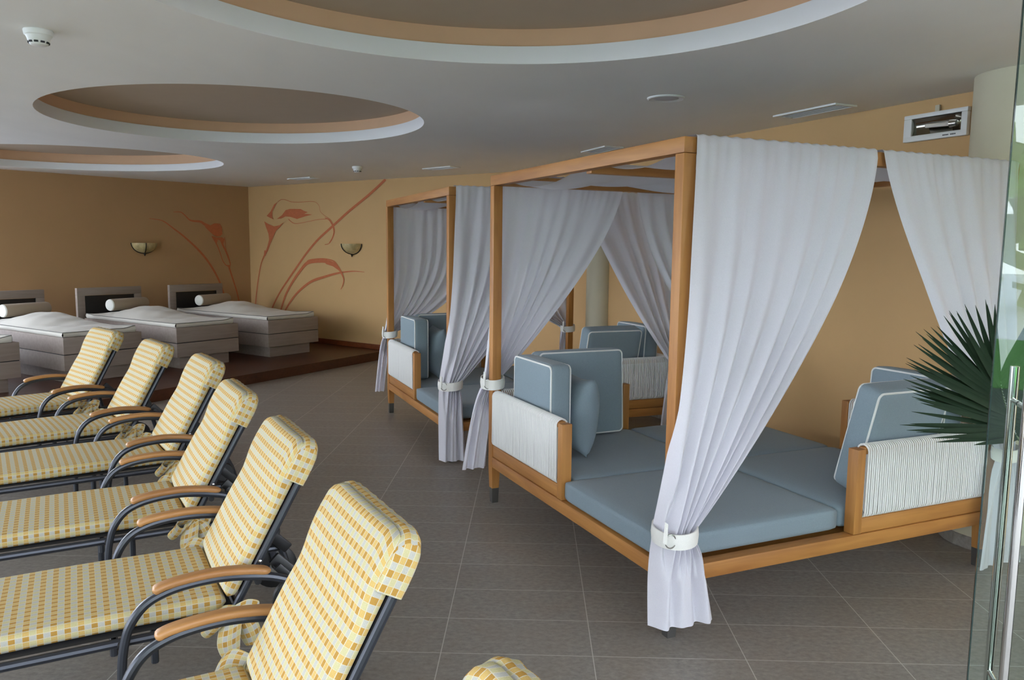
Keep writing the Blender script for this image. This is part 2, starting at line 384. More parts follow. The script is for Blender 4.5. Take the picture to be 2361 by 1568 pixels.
mural_part('painted_lily', w_back, K, dm, nm, [
    ([(0.09, 0.5), (0.112, 0.632), (0.156, 0.852), (0.211, 1.071), (0.289, 1.303), (0.386, 1.447), (0.457, 1.533), (0.53, 1.674), (.56, 1.75)], .03, .022, .07),
    ([(0.749, 2.283), (0.837, 2.315), (0.943, 2.306), (1.069, 2.275), (1.257, 2.264), (1.542, 2.27), (1.661, 2.241), (1.719, 2.18), (1.737, 2.114), (1.834, 2.047), (1.949, 1.993), (2.024, 1.901), (2.042, 1.81), (2.001, 1.719), (1.922, 1.64), (1.823, 1.619)], .009, .006, .010),
    ([(1.834, 2.02), (1.93, 1.985), (2.004, 1.901), (2.03, 1.81), (1.99, 1.719), (1.92, 1.645)], .01, .034, .012),
    ([(0.997, 2.011), (1.059, 1.97), (1.142, 1.942), (1.288, 1.947), (1.534, 1.978), (1.694, 1.996), (1.872, 2.001)], .016, .007, .008),
    ([(0.5, 0.5), (0.567, 0.626), (0.741, 0.848), (0.988, 1.095), (1.227, 1.322), (1.44, 1.515), (1.687, 1.705), (2.025, 1.908), (2.35, 2.104), (2.718, 2.303), (2.95, 2.439), (3.1, 2.535)], .03, .036, .040),
    ([(0.73, 0.5), (0.787, 0.624), (0.892, 0.826), (1.071, 1.042), (1.266, 1.227), (1.414, 1.335), (1.598, 1.37), (1.817, 1.374), (2.012, 1.338), (2.107, 1.287), (2.182, 1.197), (2.227, 1.107), (2.197, 1.014), (2.158, 0.96)], .03, .060, .008),
    ([(1.394, 1.339), (1.456, 1.381), (1.639, 1.404), (1.838, 1.407), (2.013, 1.377), (2.098, 1.313)], .012, .014, .02),
    ([(0.82, 0.5), (0.907, 0.616), (1.062, 0.778), (1.257, 0.924), (1.508, 1.057), (1.792, 1.133), (2.067, 1.194), (2.296, 1.226), (2.483, 1.238), (2.666, 1.23)], .03, .04, .006)],
    [[(0.403, 1.983), (0.517, 1.933), (0.648, 1.9), (0.779, 1.917), (0.889, 1.965), (0.8, 1.896), (0.689, 1.828), (0.62, 1.73), (0.538, 1.618), (0.518, 1.674), (0.5, 1.786), (0.438, 1.899)],
     [(0.467, 2.067), (0.569, 2.135), (0.661, 2.244), (0.749, 2.283), (0.682, 2.216), (0.613, 2.134), (0.609, 2.044), (0.641, 2.009), (0.543, 2.038)],
     [(0.718, 2.015), (0.85, 2.075), (0.938, 2.149), (1.045, 2.167), (1.295, 2.16), (1.376, 2.127), (1.457, 2.11), (1.375, 2.087), (1.557, 2.071), (1.394, 2.047), (1.207, 2.009), (1.041, 2.045), (0.935, 2.053), (0.826, 2.02)],
     [(1.79, 1.385), (2.0, 1.36), (2.1, 1.29), (2.15, 1.23), (2.0, 1.30), (1.85, 1.33)],
     [(0.389, 1.518), (0.456, 1.518), (0.419, 1.433), (0.374, 1.425)]])

# floor, ground outside
mb = MB(); mb.box((-2.0, 5.9, -0.06), (14, 17.0, 0.12), 0)
o = mb.build('floor', M['floor'], smooth=False); tag(o, kind='structure')
mb = MB(); mb.box((0, 5, -0.20), (160, 160, 0.12), 0)  # out of view; coloured pale to bounce daylight up to the ceiling
o = mb.build('ground_outside', M['paving'], smooth=False); tag(o, kind='structure')
mb = MB(); mb.box((1, -4.5, -0.095), (24, 4.0, 0.12), 0.0)  # out of view; coloured near black to darken its reflection in the glass
o = mb.build('terrace_paving', M['terrace'], smooth=False); tag(o, kind='structure')
mb = MB(); mb.box((3, -9.6, -0.08), (14, 6.4, 0.12), 0.02)
o = mb.build('lawn', M['lawn'], smooth=False); tag(o, kind='structure')

# ceiling with three oval recesses
OV = [((-0.063, 2.70), 1.49, 1.42, -107.6, 0.088, 0.088), ((-2.095, 6.12), 1.458, 1.299, 148.8, 0.092, 0.090), ((-4.976, 9.072), 1.656, 1.342, 171.6, 0.085, 0.115)]
def oval(c, a, b, ang, n=96):
    ca, sa = math.cos(R(ang)), math.sin(R(ang)); out = []
    for k in range(n):
        t = 2*PI*k/n; x = a*math.cos(t); y = b*math.sin(t); out.append((c[0]+x*ca-y*sa, c[1]+x*sa+y*ca))
    return out
bm = bmesh.new(); es = []
for loop in [[(-5.5, -1.3), (4.9, -1.3), (4.9, 14.2), (-8.2, 14.2), (-7.4, 9.7), (-8.4, 5.5)]]+[oval(*v[:4]) for v in OV]:
    vv = [bm.verts.new((x, y, CH)) for x, y in loop]
    es += [bm.edges.new((vv[i], vv[(i+1) % len(vv)])) for i in range(len(vv))]
bmesh.ops.triangle_fill(bm, edges=es, use_beauty=True)
me = bpy.data.meshes.new('ceiling'); bm.to_mesh(me); bm.free(); me.materials.append(M['ceiling'])
o = bpy.data.objects.new('ceiling', me); COL.objects.link(o); tag(o, kind='structure'); ceiling = o
for c, a, b, ang, h1, h2 in OV:
    lp = oval(c, a, b, ang); n = len(lp)
    mb = MB(); mb.add([(x, y, z) for z in (CH, CH+h1) for x, y in lp], [[i, (i+1) % n, n+(i+1) % n, n+i] for i in range(n)]); mb.build('recess_rim', M['rim'], ceiling)
    lp2 = oval(c, a+0.012, b+0.012, ang)
    mb = MB(); mb.add([(x, y, CH+h1) for x, y in lp]+[(x, y, CH+h1) for x, y in lp2]+[(x, y, CH+h1+h2) for x, y in lp2], [[i, (i+1) % n, n+(i+1) % n, n+i] for i in range(n)]+[[n+i, n+(i+1) % n, 2*n+(i+1) % n, 2*n+i] for i in range(n)])
    mb.build('recess_band', M['cove'], ceiling)
    mb = MB(); mb.add([(x, y, CH+h1+h2) for x, y in lp2], [list(range(n))]); mb.build('recess_top', M['cove_top'], ceiling, smooth=False)

# wooden platform along the two far walls, skirting
a = Vector((-1.79, 11.21, 0)); b = Vector((-3.0, 9.03, 0)); pd = (b-a).normalized(); PZ = 0.12
def cross2(o1, d1, o2, d2):
    t = ((o2.x-o1.x)*d2.y-(o2.y-o1.y)*d2.x)/(d1.x*d2.y-d1.y*d2.x); return o1+d1*t
p0 = cross2(a, pd, K, dm)-nm*0.012; p1 = a+pd*7.0
mb = MB(); ring = [p0, p1, p1+Vector((-3.2, 1.8, 0)), LE-nl*0.015, K-nl*0.015-nm*0.012]
n = len(ring)
mb.add([(p.x, p.y, z) for z in (0.002, PZ) for p in ring], [list(range(n)), [n+i for i in range(n)][::-1]]+[[i, n+i, n+(i+1) % n, (i+1) % n] for i in range(n)])
o = mb.build('platform', M['platform'], smooth=False); tag(o, kind='structure')
bm = bmesh.new(); bm.from_mesh(o.data); bmesh.ops.recalc_face_normals(bm, faces=bm.faces); bm.to_mesh(o.data); bm.free()
def strip(name, a, b, n, z0, z1, th, mt):
    mb = MB(); mb.bar(a-n*th*0.5+Vector((0, 0, (z0+z1)/2)), b-n*th*0.5+Vector((0, 0, (z0+z1)/2)), th, z1-z0, 0.003)
    return tag(mb.build(name, mt), kind='structure')
strip('baseboard_back', K+dm*0.03, p0+dm*0.0, nm, PZ+0.002, PZ+0.075, 0.018, M['skirting'])
strip('baseboard_left', K+dl*0.03, K+dl*3.0, nl, PZ+0.002, PZ+0.075, 0.018, M['skirting'])
strip('baseboard_right', RC+dr*0.03, RC+dr*5.3, nr, 0.002, 0.07, 0.012, M['floor'])

# round columns half set in the right wall, tile skirting around the big one
def column(name, c, r, z1=CH):
    mb = MB(); mb.lathe([(r, 0.0), (r, z1)], 48, Matrix.Translation((c[0], c[1], 0)), caps=False)
    return tag(mb.build(name, M['column']), kind='structure')
colA = column('column', (2.725, 4.27), 0.27)
mb = MB(); mb.lathe([(0.272, 0.002), (0.282, 0.002), (0.282, 0.07), (0.272, 0.07)], 24, Matrix.Translation((2.725, 4.27, 0)), caps=False); mb.build('column_skirting', M['floor'], colA, smooth=False)
column('column', (0.925, 8.34), 0.145)

# ------------------------------------------------------------------ ceiling and wall fittings
def smoke(loc, label, s=1.0):
    t = thing('smoke_detector', label, 'smoke detector', loc, 0.6, 'white smoke detectors on the ceiling')
    f = Matrix.Scale(s, 4)
    mb = MB(); mb.lathe([(0.0, 0.0), (0.058, 0.0), (0.06, -0.004), (0.057, -0.022), (0.052, -0.026)], 36, f, caps=False); mb.build('base', M['white'], t)
    mb = MB(); mb.lathe([(0.052, -0.024), (0.047, -0.036), (0.042, -0.052), (0.036, -0.062), (0.030, -0.066), (0.0, -0.067)], 36, f, caps=False); h = mb.build('housing', M['white'], t)
    mb = MB()
    for k in range(10):
        Mx = f @ Matrix.Rotation(2*PI*k/10, 4, 'Z'); mb.box((0.0405, 0, -0.054), (0.006, 0.017, 0.008), 0.001, M=Mx)
    mb.build('slot', M['dark'], h)
smoke((-2.126, 3.638, CH), 'white smoke detector on the ceiling beside the middle oval recess, nearer the camera')
smoke((-1.856, 9.501, CH), 'small white smoke detector on the far ceiling above the painted wall', 1.05)
t = thing('ceiling_downlight', 'round white downlight set in the ceiling above the front daybed', 'ceiling light', (0.945, 5.05, CH))
mb = MB(); mb.lathe([(0.078, -0.004), (0.108, -0.010), (0.116, -0.006), (0.118, 0.0)], 48, caps=False); mb.build('trim_ring', M['white'], t)
mb = MB(); mb.lathe([(0.0, -0.006), (0.06, -0.006), (0.08, -0.003)], 48, caps=False); mb.build('diffuser', M['lens'], t)
def vent(c, ang, L, W, label):
    t = thing('ceiling_vent', label, 'air vent', (c[0], c[1], CH), R(ang), 'slim white ceiling vents')
    mb = MB()
    for y in (-W/2+0.012, W/2-0.012): mb.box((0, y, -0.006), (L, 0.024, 0.012), 0.003)
    for x in (-L/2+0.012, L/2-0.012): mb.box((x, 0, -0.006), (0.024, W-0.046, 0.012), 0.003)
    mb.build('frame', M['white'], t)
    mb = MB(); mb.box((0, 0, -0.002), (L-0.046, W-0.046, 0.004), 0)
    k = 5
    for i in range(k): mb.box((0, -W/2+0.03+(W-0.06)*i/(k-1), -0.006), (L-0.05, 0.006, 0.008), 0.001)
    mb.build('grille', M['grille'], t)
vent((2.008, 5.432), -65.5, 0.56, 0.19, 'long slim vent in the ceiling above the front daybed, beside the wall heater')
vent((0.83, 7.62), -69, 0.5, 0.2, 'slim vent in the ceiling just behind the top rail of the front daybed')
vent((-0.865, 9.53), -43, 0.5, 0.17, 'slim vent in the ceiling over the rear daybed, next to the far smoke detector')
vent((-2.945, 11.2), -39, 0.52, 0.18, 'slim vent in the ceiling above the painted lily, deepest in the room')

def sconce(o, d, n, s, z, w, label):
    p = o+d*s-n*0.004; ang = math.atan2(-n.y, -n.x)-PI/2
    t = thing('wall_sconce', label, 'wall lamp', (p.x, p.y, z), ang, 'bowl shaped wall sconces')
    # local y points into the room; half bowl
    prof = [(w*0.5*math.cos(a), -w*0.40*math.sin(a)) for a in [R(x) for x in range(0, 91, 9)]]
    mb = MB(); mb.lathe(prof, 28, a0=0.0, a1=PI, caps=False); mb.build('shade', M['amber'], t)
    mb = MB()
    for a in (0.03, PI*0.42, PI-0.03):
        mb.tube([(1.015*r*math.cos(a), 1.015*r*math.sin(a)+0.003, 1.015*q) for r, q in prof], 0.007, 8)
    mb.build('rib', M['iron'], t)
    mb = MB(); mb.tube([(0, 0.02, -w*0.36), (0, 0.02, -w*0.42), (0, 0.02, -w*0.52)], 0.016, 10, scale=[1.4, 1.1, 0.2]); mb.build('finial', M['iron'], t)
    mb = MB(); mb.box((0, 0.006, -w*0.2), (w*0.3, 0.01, w*0.3), 0.003); mb.build('backplate', M['iron'], t)
sconce(K, dm, nm, 2.428, 1.635, 0.37, 'amber bowl sconce on the yellow wall beside the painted lily')
sconce(K, dl, nl, 1.72, 1.615, 0.37, 'amber bowl sconce on the darker wall above the spa beds')

# infrared heater lamp on the right wall
def heater():
    c = R2+dr*(-0.325)-nr*0.004; ang = math.atan2(-nr.y, -nr.x)-PI/2
    t = thing('wall_heater', 'white framed infrared heater lamp high on the right wall', 'heater', (c.x, c.y, 2.372), ang)
    W, H = 0.425, 0.165
    sx = 1
    mb = MB()
    for (cx, cz, sx_, sz_) in ((0, H/2-0.013, W, 0.026), (0, -H/2+0.018, W, 0.036), (-W/2+0.02, 0, 0.04, H-0.05), (W/2-0.028, 0, 0.056, H-0.05)):
        mb.box((cx, 0.016, cz), (sx_, 0.032, sz_), 0.006)
    mb.build('frame', M['white'], t)
    mb = MB()
    mb.grid(lambda u, v: Vector(((u-0.5)*(W-0.085), 0.006+0.020*(2*v-1)**2, (v-0.5)*(H-0.06))), 24, 16)
    mb.build('reflector', M['reflector'], t)
    mb = MB(); mb.tube([(-0.10, 0.024, -0.004), (0.06, 0.024, 0.004)], 0.012, 12); mb.build('lamp', M['lamp_tube'], t)
    mb = MB(); mb.tube([(-0.145, 0.026, -0.004), (-0.105, 0.026, -0.004)], 0.024, 14, scale=[0.8, 1.0]); mb.build('lamp_socket', M['chrome'], t)
    mb = MB(); x = -0.115
    for k, wd in enumerate((0.006, 0.005, 0.007, 0.004, 0.006, 0.009, 0.004, 0.006, 0.005, 0.005, 0.007, 0.004)):
        if k != 5: mb.box((x+wd/2-0.03, 0.0325, -H/2+0.016), (wd*0.8, 0.002, 0.007), 0)
        x += wd+0.0015
    mb.build('lettering', M['dark'], t, smooth=False)
    mb = MB(); mb.box((-0.0, 0.008, H/2+0.02), (0.03, 0.014, 0.04), 0.003); mb.build('bracket', M['column'], t)
heater()

# ------------------------------------------------------------------ soft goods helpers
def cushion_mesh(w, h, t, r=0.03, bulge=0.012, n=10):
    """box cushion, w along x, t along y, h along z, centred"""
    mb = MB()
    def face(ax, sg):
        def fn(u, v):
            q = [0, 0, 0]; o = [k for k in range(3) if k != ax]
            q[ax] = sg; q[o[0]] = 2*u-1; q[o[1]] = 2*v-1
            hs = (w/2, t/2, h/2); p = Vector([q[k]*hs[k] for k in range(3)])
            c = Vector([max(-(hs[k]-r), min(hs[k]-r, p[k])) for k in range(3)]); d = p-c
            if d.length > 1e-9: d = d.normalized()*r
            p = c+d
            bx = max(0, 1-(p.x/hs[0])**2); bz = max(0, 1-(p.z/hs[2])**2); by = max(0, 1-(p.y/hs[1])**2)
            p.y += math.copysign(bulge*bx**0.6*bz**0.6, p.y)*min(1, abs(p.y)/(hs[1]*0.7))
            p.z += math.copysign(bulge*0.6*bx**0.6*by**0.5, p.z)*min(1, abs(p.z)/(hs[2]*0.9))**4
            p.x += math.copysign(bulge*0.6*bz**0.6*by**0.5, p.x)*min(1, abs(p.x)/(hs[0]*0.9))**4
            return p
        return fn
    for ax in range(3):
        for sg in (-1, 1):
            flip = (sg < 0) ^ (ax == 1)
            mb.grid(face(ax, sg), n*2, n*2, flip=flip)
    return mb
def piping_mesh(w, h, t, r=0.03, side=1, pr=0.0055):
    mb = MB(); k = 0.30*r
    sec = rrect(w-2*k+0.004, h-2*k+0.004, r*0.9, 5)
    mb.tube([(x, side*(t/2-k+0.001), z) for x, z in sec], pr, 8, closed=True); return mb
def cushion(name, label, cat, group, w, h, t, loc, rot, parent_M, mt=None, piping=True, r=0.03, bulge=0.012):
    o = cushion_mesh(w, h, t, r, bulge).build(name, mt or M['blue'], angle=60)
    bmw(o)
    tag(o, label, cat, group)
    o.matrix_world = parent_M @ Matrix.Translation(loc) @ rot
    if piping:
        for sd in (-1, 1): piping_mesh(w, h, t, r, sd).build('piping', M['piping'], o)
    return o
def bmw(o):
    bm = bmesh.new(); bm.from_mesh(o.data); bmesh.ops.remove_doubles(bm, verts=bm.verts, dist=0.0004); bmesh.ops.recalc_face_normals(bm, faces=bm.faces); bm.to_mesh(o.data); bm.free()
def pillow(name, label, group, s, t, loc, rot, parent_M):
    mb = MB()
    def fn(sg):
        def f(u, v):
            x = 2*u-1; z = 2*v-1
            e = (max(0, 1-abs(x)**2.6)*max(0, 1-abs(z)**2.6))**0.5
            pin = 1-0.10*(1-abs(x)**2)*abs(z)**3; pin2 = 1-0.10*(1-abs(z)**2)*abs(x)**3
            return Vector((x*s/2*pin2, sg*t/2*e, z*s/2*pin))
        return f
    mb.grid(fn(1), 20, 20); mb.grid(fn(-1), 20, 20, flip=True)
    o = mb.build(name, M['blue'], angle=70); bmw(o); tag(o, label, 'pillow', group)
    o.matrix_world = parent_M @ Matrix.Translation(loc) @ rot
    return o

# ------------------------------------------------------------------ daybeds
LX, LY, HT = 1.9724, 1.9438, 2.0336
PW = 0.058
def daybed_frame(label, BM):
    t = thing('canopy_daybed', label, 'daybed', BM.translation, BM.to_euler().z, 'teak canopy daybeds')
    for (cx, cy) in ((0, 0), (LX, 0), (0, LY), (LX, LY)):
        sx = 1 if cx == 0 else -1; sy = 1 if cy == 0 else -1
        px = cx+sx*PW/2; py = cy+sy*PW/2
        mb = MB(); mb.box((px, py, (0.235+HT-0.0615)/2), (PW, PW, HT-0.0615-0.235), 0.004); p = mb.build('post', M['teak_z'], t)
        mb = MB()
        for (z0, z1, m_) in ((0.0, 0.095, 1), (0.095, 0.235, 0)):
            f = lambda z: 0.040+(PW-0.002-0.040)*z/0.235
            sec = [(-1, -1), (1, -1), (1, 1), (-1, 1)]
            vs = [(px+a*f(z)/2, py+b*f(z)/2, z) for z in (z0, z1) for a, b in sec]
            mb.add(vs, [[3, 2, 1, 0], [4, 5, 6, 7]]+[[i, (i+1) % 4, 4+(i+1) % 4, 4+i] for i in range(4)])
            if m_: mb.build('metal_sleeve', M['sleeve'], p, smooth=False); mb = MB()
        mb.build('leg', M['teak_z'], p, smooth=False)
    z = (0.2336+0.3002)/2; h = 0.0666
    for (y, nm_) in ((0.03, 0), (LY-0.03, 0)):
        mb = MB(); mb.box((LX/2, y, z), (LX-2*PW-0.002, 0.06, h), 0.004); mb.build('rail', M['teak_x'], t)
    for x in (0.03, LX-0.03):
        mb = MB(); mb.box((x, LY/2, z), (0.06, LY-2*PW-0.002, h), 0.004); mb.build('rail', M['teak_y'], t)
    mb = MB(); mb.box((LX/2, LY/2, 0.262), (LX-0.12, LY-0.12, 0.03), 0); mb.build('seat_deck', M['teak_x'], t)
    zt = HT-0.03
    for y in (PW/2, LY-PW/2):
        mb = MB(); mb.box((LX/2, y, zt), (LX-2*PW-0.001, 0.054, 0.06), 0.004); mb.build('top_beam', M['teak_x'], t)
    for x in (PW/2, LX-PW/2):
        mb = MB(); mb.box((x, LY/2, zt), (PW, LY-0.001, 0.061), 0.004); mb.build('top_beam', M['teak_y'], t)
    mb = MB(); mb.box((LX/2, 0.84, 1.985), (LX-2*PW-0.001, 0.05, 0.045), 0.003); mb.build('canopy_slat', M['teak_x'], t)
    # four woven arms: (start, end) along the outer face
    def arm(o, d, inn, L0, L1, ax):
        o = Vector(o); d = Vector(d); inn = Vector(inn)
        e0 = o+d*L0; e1 = o+d*L1
        pp = e0+inn*0.03+d*0.025
        mb = MB(); sz = (0.05, 0.058, 0.40) if ax == 'x' else (0.058, 0.05, 0.40)
        mb.box((pp.x, pp.y, 0.302+0.2), sz, 0.004); ap = mb.build('arm_post', M['teak_z'], t)
        a = e0+d*0.051+inn*0.03; b = e1-d*(PW+0.001)+inn*0.03
        mb = MB(); mb.bar(a+Vector((0, 0, 0.69)), b+Vector((0, 0, 0.69)), 0.05, 0.035, 0.016); mb.build('arm_rail', M['teak_'+ax], ap)
        mb = MB(); mb.bar(a+Vector((0, 0, 0.338)), b+Vector((0, 0, 0.338)), 0.05, 0.072, 0.006); mb.build('arm_rail', M['teak_'+ax], ap)
        Ln = (b-a).length; k = int(Ln/0.0138); mb = MB(); rnd = random.Random(5)
        prof = []
        for (zc, s0, s1) in ((0.69, 0, 180), (0.40, 180, 360)):
            for q in range(7):
                an = R(s0+(s1-s0)*q/6); prof.append((0.0315*math.cos(an), zc+0.028*math.sin(an)*(1 if zc > 0.5 else 0.9)))
        prof2 = []
        for i in range(len(prof)):
            prof2.append(prof[i])
        sec = [(0.0046*math.cos(2*PI*q/6), 0.0046*math.sin(2*PI*q/6)) for q in range(6)]
        for i in range(k):
            sft = a+d*(0.006+(Ln-0.012)*(i+0.5)/k)
            jt = rnd.gauss(0, 0.0009)*(2.2 if ax == 'y' else 1)
            path = [sft+inn*p+Vector((0, 0, zz))+d*(jt if (zz < 0.55) else jt*0.2) for p, zz in prof2]
            mb.sweep(path, sec, closed=True)
        mb.build('woven_panel', M['cord'], ap)
    X = (1, 0, 0); Y = (0, 1, 0)
    arm((0, 0, 0), Y, X, 0.955, LY, 'y')
    arm((0, LY, 0), X, (0, -1, 0), 0, 0, 'x') if False else None
    arm((LX, LY, 0), (-1, 0, 0), (0, -1, 0), LX-1.0, LX, 'x')
    arm((0, 0, 0), X, Y, 1.02, LX, 'x')
    arm((LX, LY, 0), (0, -1, 0), (-1, 0, 0), LY-0.94, LY, 'y')
    return t

def curtain(label, BM, side_y, x0, x1, xt, zt, hem_z, hx0, hx1, group, p=1.6, folds=8, seed=1, hem_out=0.03, ring=False, gw=0.10, band_c=None, hem_tilt=0.0, wrap=0.0, outside=False):
    """side_y: 0 front plane (outward -y) or LY back plane (outward +y)"""
    sg = -1 if side_y == 0 else 1
    yp = side_y; rnd = random.Random(seed); ph = [rnd.uniform(0, 6.28) for _ in range(6)]
    nu, nv = folds*18, 56
    def fold(s): 
        s2 = s+0.035*math.sin(5.1*s+ph[0])+0.022*math.sin(11*s+ph[1])
        a = math.sin(2*PI*folds*s2+ph[2]); return 0.75*a+0.25*a*abs(a)+0.32*math.sin(2*PI*folds*0.43*s2+ph[3])
    fold2 = lambda s: 0.8*math.sin(2*PI*2.6*s+ph[2])+0.4*math.sin(2*PI*4.3*s+ph[1])
    ruffle = lambda s: math.sin(2*PI*folds*2.4*s+ph[4]+1.5*math.sin(9*s))
    zs = []
    def fn(u, v):
        s = u
        if v < 0.06:                       # over the beam
            f = v/0.06; xx = x0+(x1-x0)*s
            g = max(0, (f-0.6)/0.4); an = g*PI/2
            y = yp-sg*0.06*(1-min(1, f/0.6))+sg*0.011*math.sin(an)
            z = HT-0.004+0.013*math.cos(an)+0.0022*ruffle(s)+0.002*min(1, f*5)
            return BM @ Vector((xx, y, z))
        f = (v-0.06)/0.94; z = (HT-0.006)+(hem_z-(HT-0.006))*f
        zb = zt-0.036
        if z > zt-0.036:
            tau = min(1, (HT-z)/(HT-(zt)))
            e = tau**p
            xt_ = x0+(x1-x0)*s; xg = xt+(s-0.5)*gw*(1 if x1 > x0 else -1)
            # straight-ish threads near the post, hanging bow on the free edge
            x = xt_*(1-e)+xg*e
            amp = 0.004+0.012*min(1, tau*2.0)+0.006*tau*tau
            y = yp+sg*(0.012+0.018*min(1, tau*2.5)+(0.030 if outside else 0.014)*tau)+sg*amp*fold(s)*(1 if tau < 0.97 else 0.9)+sg*0.0035*ruffle(s)*max(0, 1-tau*5)
            x += 0.010*math.sin(3*s+7*tau+ph[5])*tau*(1-tau)*2
            if wrap: wq = max(0, 0.32-s)/0.32; x -= 0.030*wq*e*wrap; y -= sg*0.085*wq*wq*e*e*wrap*max(0, min(1, (-x-0.006)/0.02))
        else:
            t2 = (zt-0.036-z)/max(1e-6, (zt-0.036-hem_z)); g = t2**0.5
            xa = xt+(s-0.5)*gw*(1 if x1 > x0 else -1); xb = hx0+(hx1-hx0)*s
            x = xa*(1-g)+xb*g
            amp = 0.022+0.012*math.sin(PI*min(1, t2*0.8))
            y = yp+sg*((0.064 if outside else 0.052)+hem_out*t2)+sg*amp*(fold(s)*max(0, 1-t2*2.2)+fold2(s)*min(1, t2*2.2)*0.95)*(1-0.35*t2)
            if wrap: wq = max(0, 0.32-s)/0.32; x -= 0.030*wq*(1-g)*wrap; y -= sg*0.085*wq*wq*(1-0.3*t2)*wrap*max(0, min(1, (-x-0.006)/0.02))
        return BM @ Vector((x, y, z))
    mb = MB(); mb.grid(fn, nu, nv)
    o = mb.build('bed_curtain', M['curtain'], angle=180); tag(o, label, 'curtain', group)
    # tie band around post and gathered cloth
    cx = band_c if band_c is not None else (xt+ (0.0)); cy = yp+sg*0.012; rx, ry = (0.084, 0.092) if wrap else (0.066, 0.085)
    if outside: cy = yp+sg*0.066; rx, ry = 0.064, 0.052
    h = 0.062; mb = MB(); n = 40
    ring_pts = [(cx+rx*math.cos(2*PI*k/n), cy+ry*math.sin(2*PI*k/n)) for k in range(n)]
    tilt = lambda k: 0.010*math.sin(2*PI*k/n+0.8)
    vs = []
    for (dr_, dz) in ((0, -h/2), (0.006, -h/2), (0.009, 0), (0.006, h/2), (0, h/2)):
        for k in range(n):
            a = 2*PI*k/n; vs.append(BM @ Vector((cx+(rx+dr_)*math.cos(a), cy+(ry+dr_)*math.sin(a), zt+dz+tilt(k))))
    fs = [[r_*n+k, r_*n+(k+1) % n, (r_+1)*n+(k+1) % n, (r_+1)*n+k] for r_ in range(4) for k in range(n)]
    mb.add(vs, fs); mb_b = mb
    # loose strap end and knot
    a = R(245 if sg < 0 else 250); kx = cx-rx*0.85; ky = (cy-ry*0.62 if sg < 0 else cy-ry*0.5)
    b = mb_b.build('tie_band', M['strap'], o)
    mb = MB()
    def fl(u, v):
        return BM @ Vector((kx-0.012-0.02*u*(1-v*0.3), ky-0.010-0.012*math.sin(PI*u), zt-0.02+0.085*v+0.012*u))
    mb.grid(fl, 6, 8); mb.build('strap_end', M['strap'], b, angle=80)
    mb = MB(); cr = 0.028
    mb.tube([BM @ Vector((kx+cr*0.75*math.cos(q), ky-0.016-0.006*math.cos(q), zt-0.004+cr*math.sin(q))) for q in [2*PI*k/20 for k in range(20)]], 0.0028, 8, closed=True)
    mb.build('ring', M['steel'], b)
    return o

def canopy(label, BM):
    rnd = random.Random(3); ph = [rnd.uniform(0, 6) for _ in range(5)]
    def fn(u, v):
        x = PW+0.004+(LX-2*PW-0.008)*u; y = 0.062+(LY-0.124)*v
        f = (y-0.06)/(0.81-0.06) if y < 0.84 else (y-0.87)/(LY-0.06-0.87)
        sag = (0.055 if y < 0.84 else 0.085)*math.sin(PI*min(1, max(0, f)))
        z = 2.013-sag*(0.75+0.25*math.sin(5*x+ph[0]))+0.010*math.sin(17*x+2.5*y+ph[1])*math.sin(PI*min(1, max(0, f)))
        return BM @ Vector((x, y, z))
    mb = MB(); mb.grid(fn, 60, 50); o = mb.build('canopy_cloth', M['curtain'], angle=180); return tag(o, label, 'canopy cloth', 'white canopy cloths')

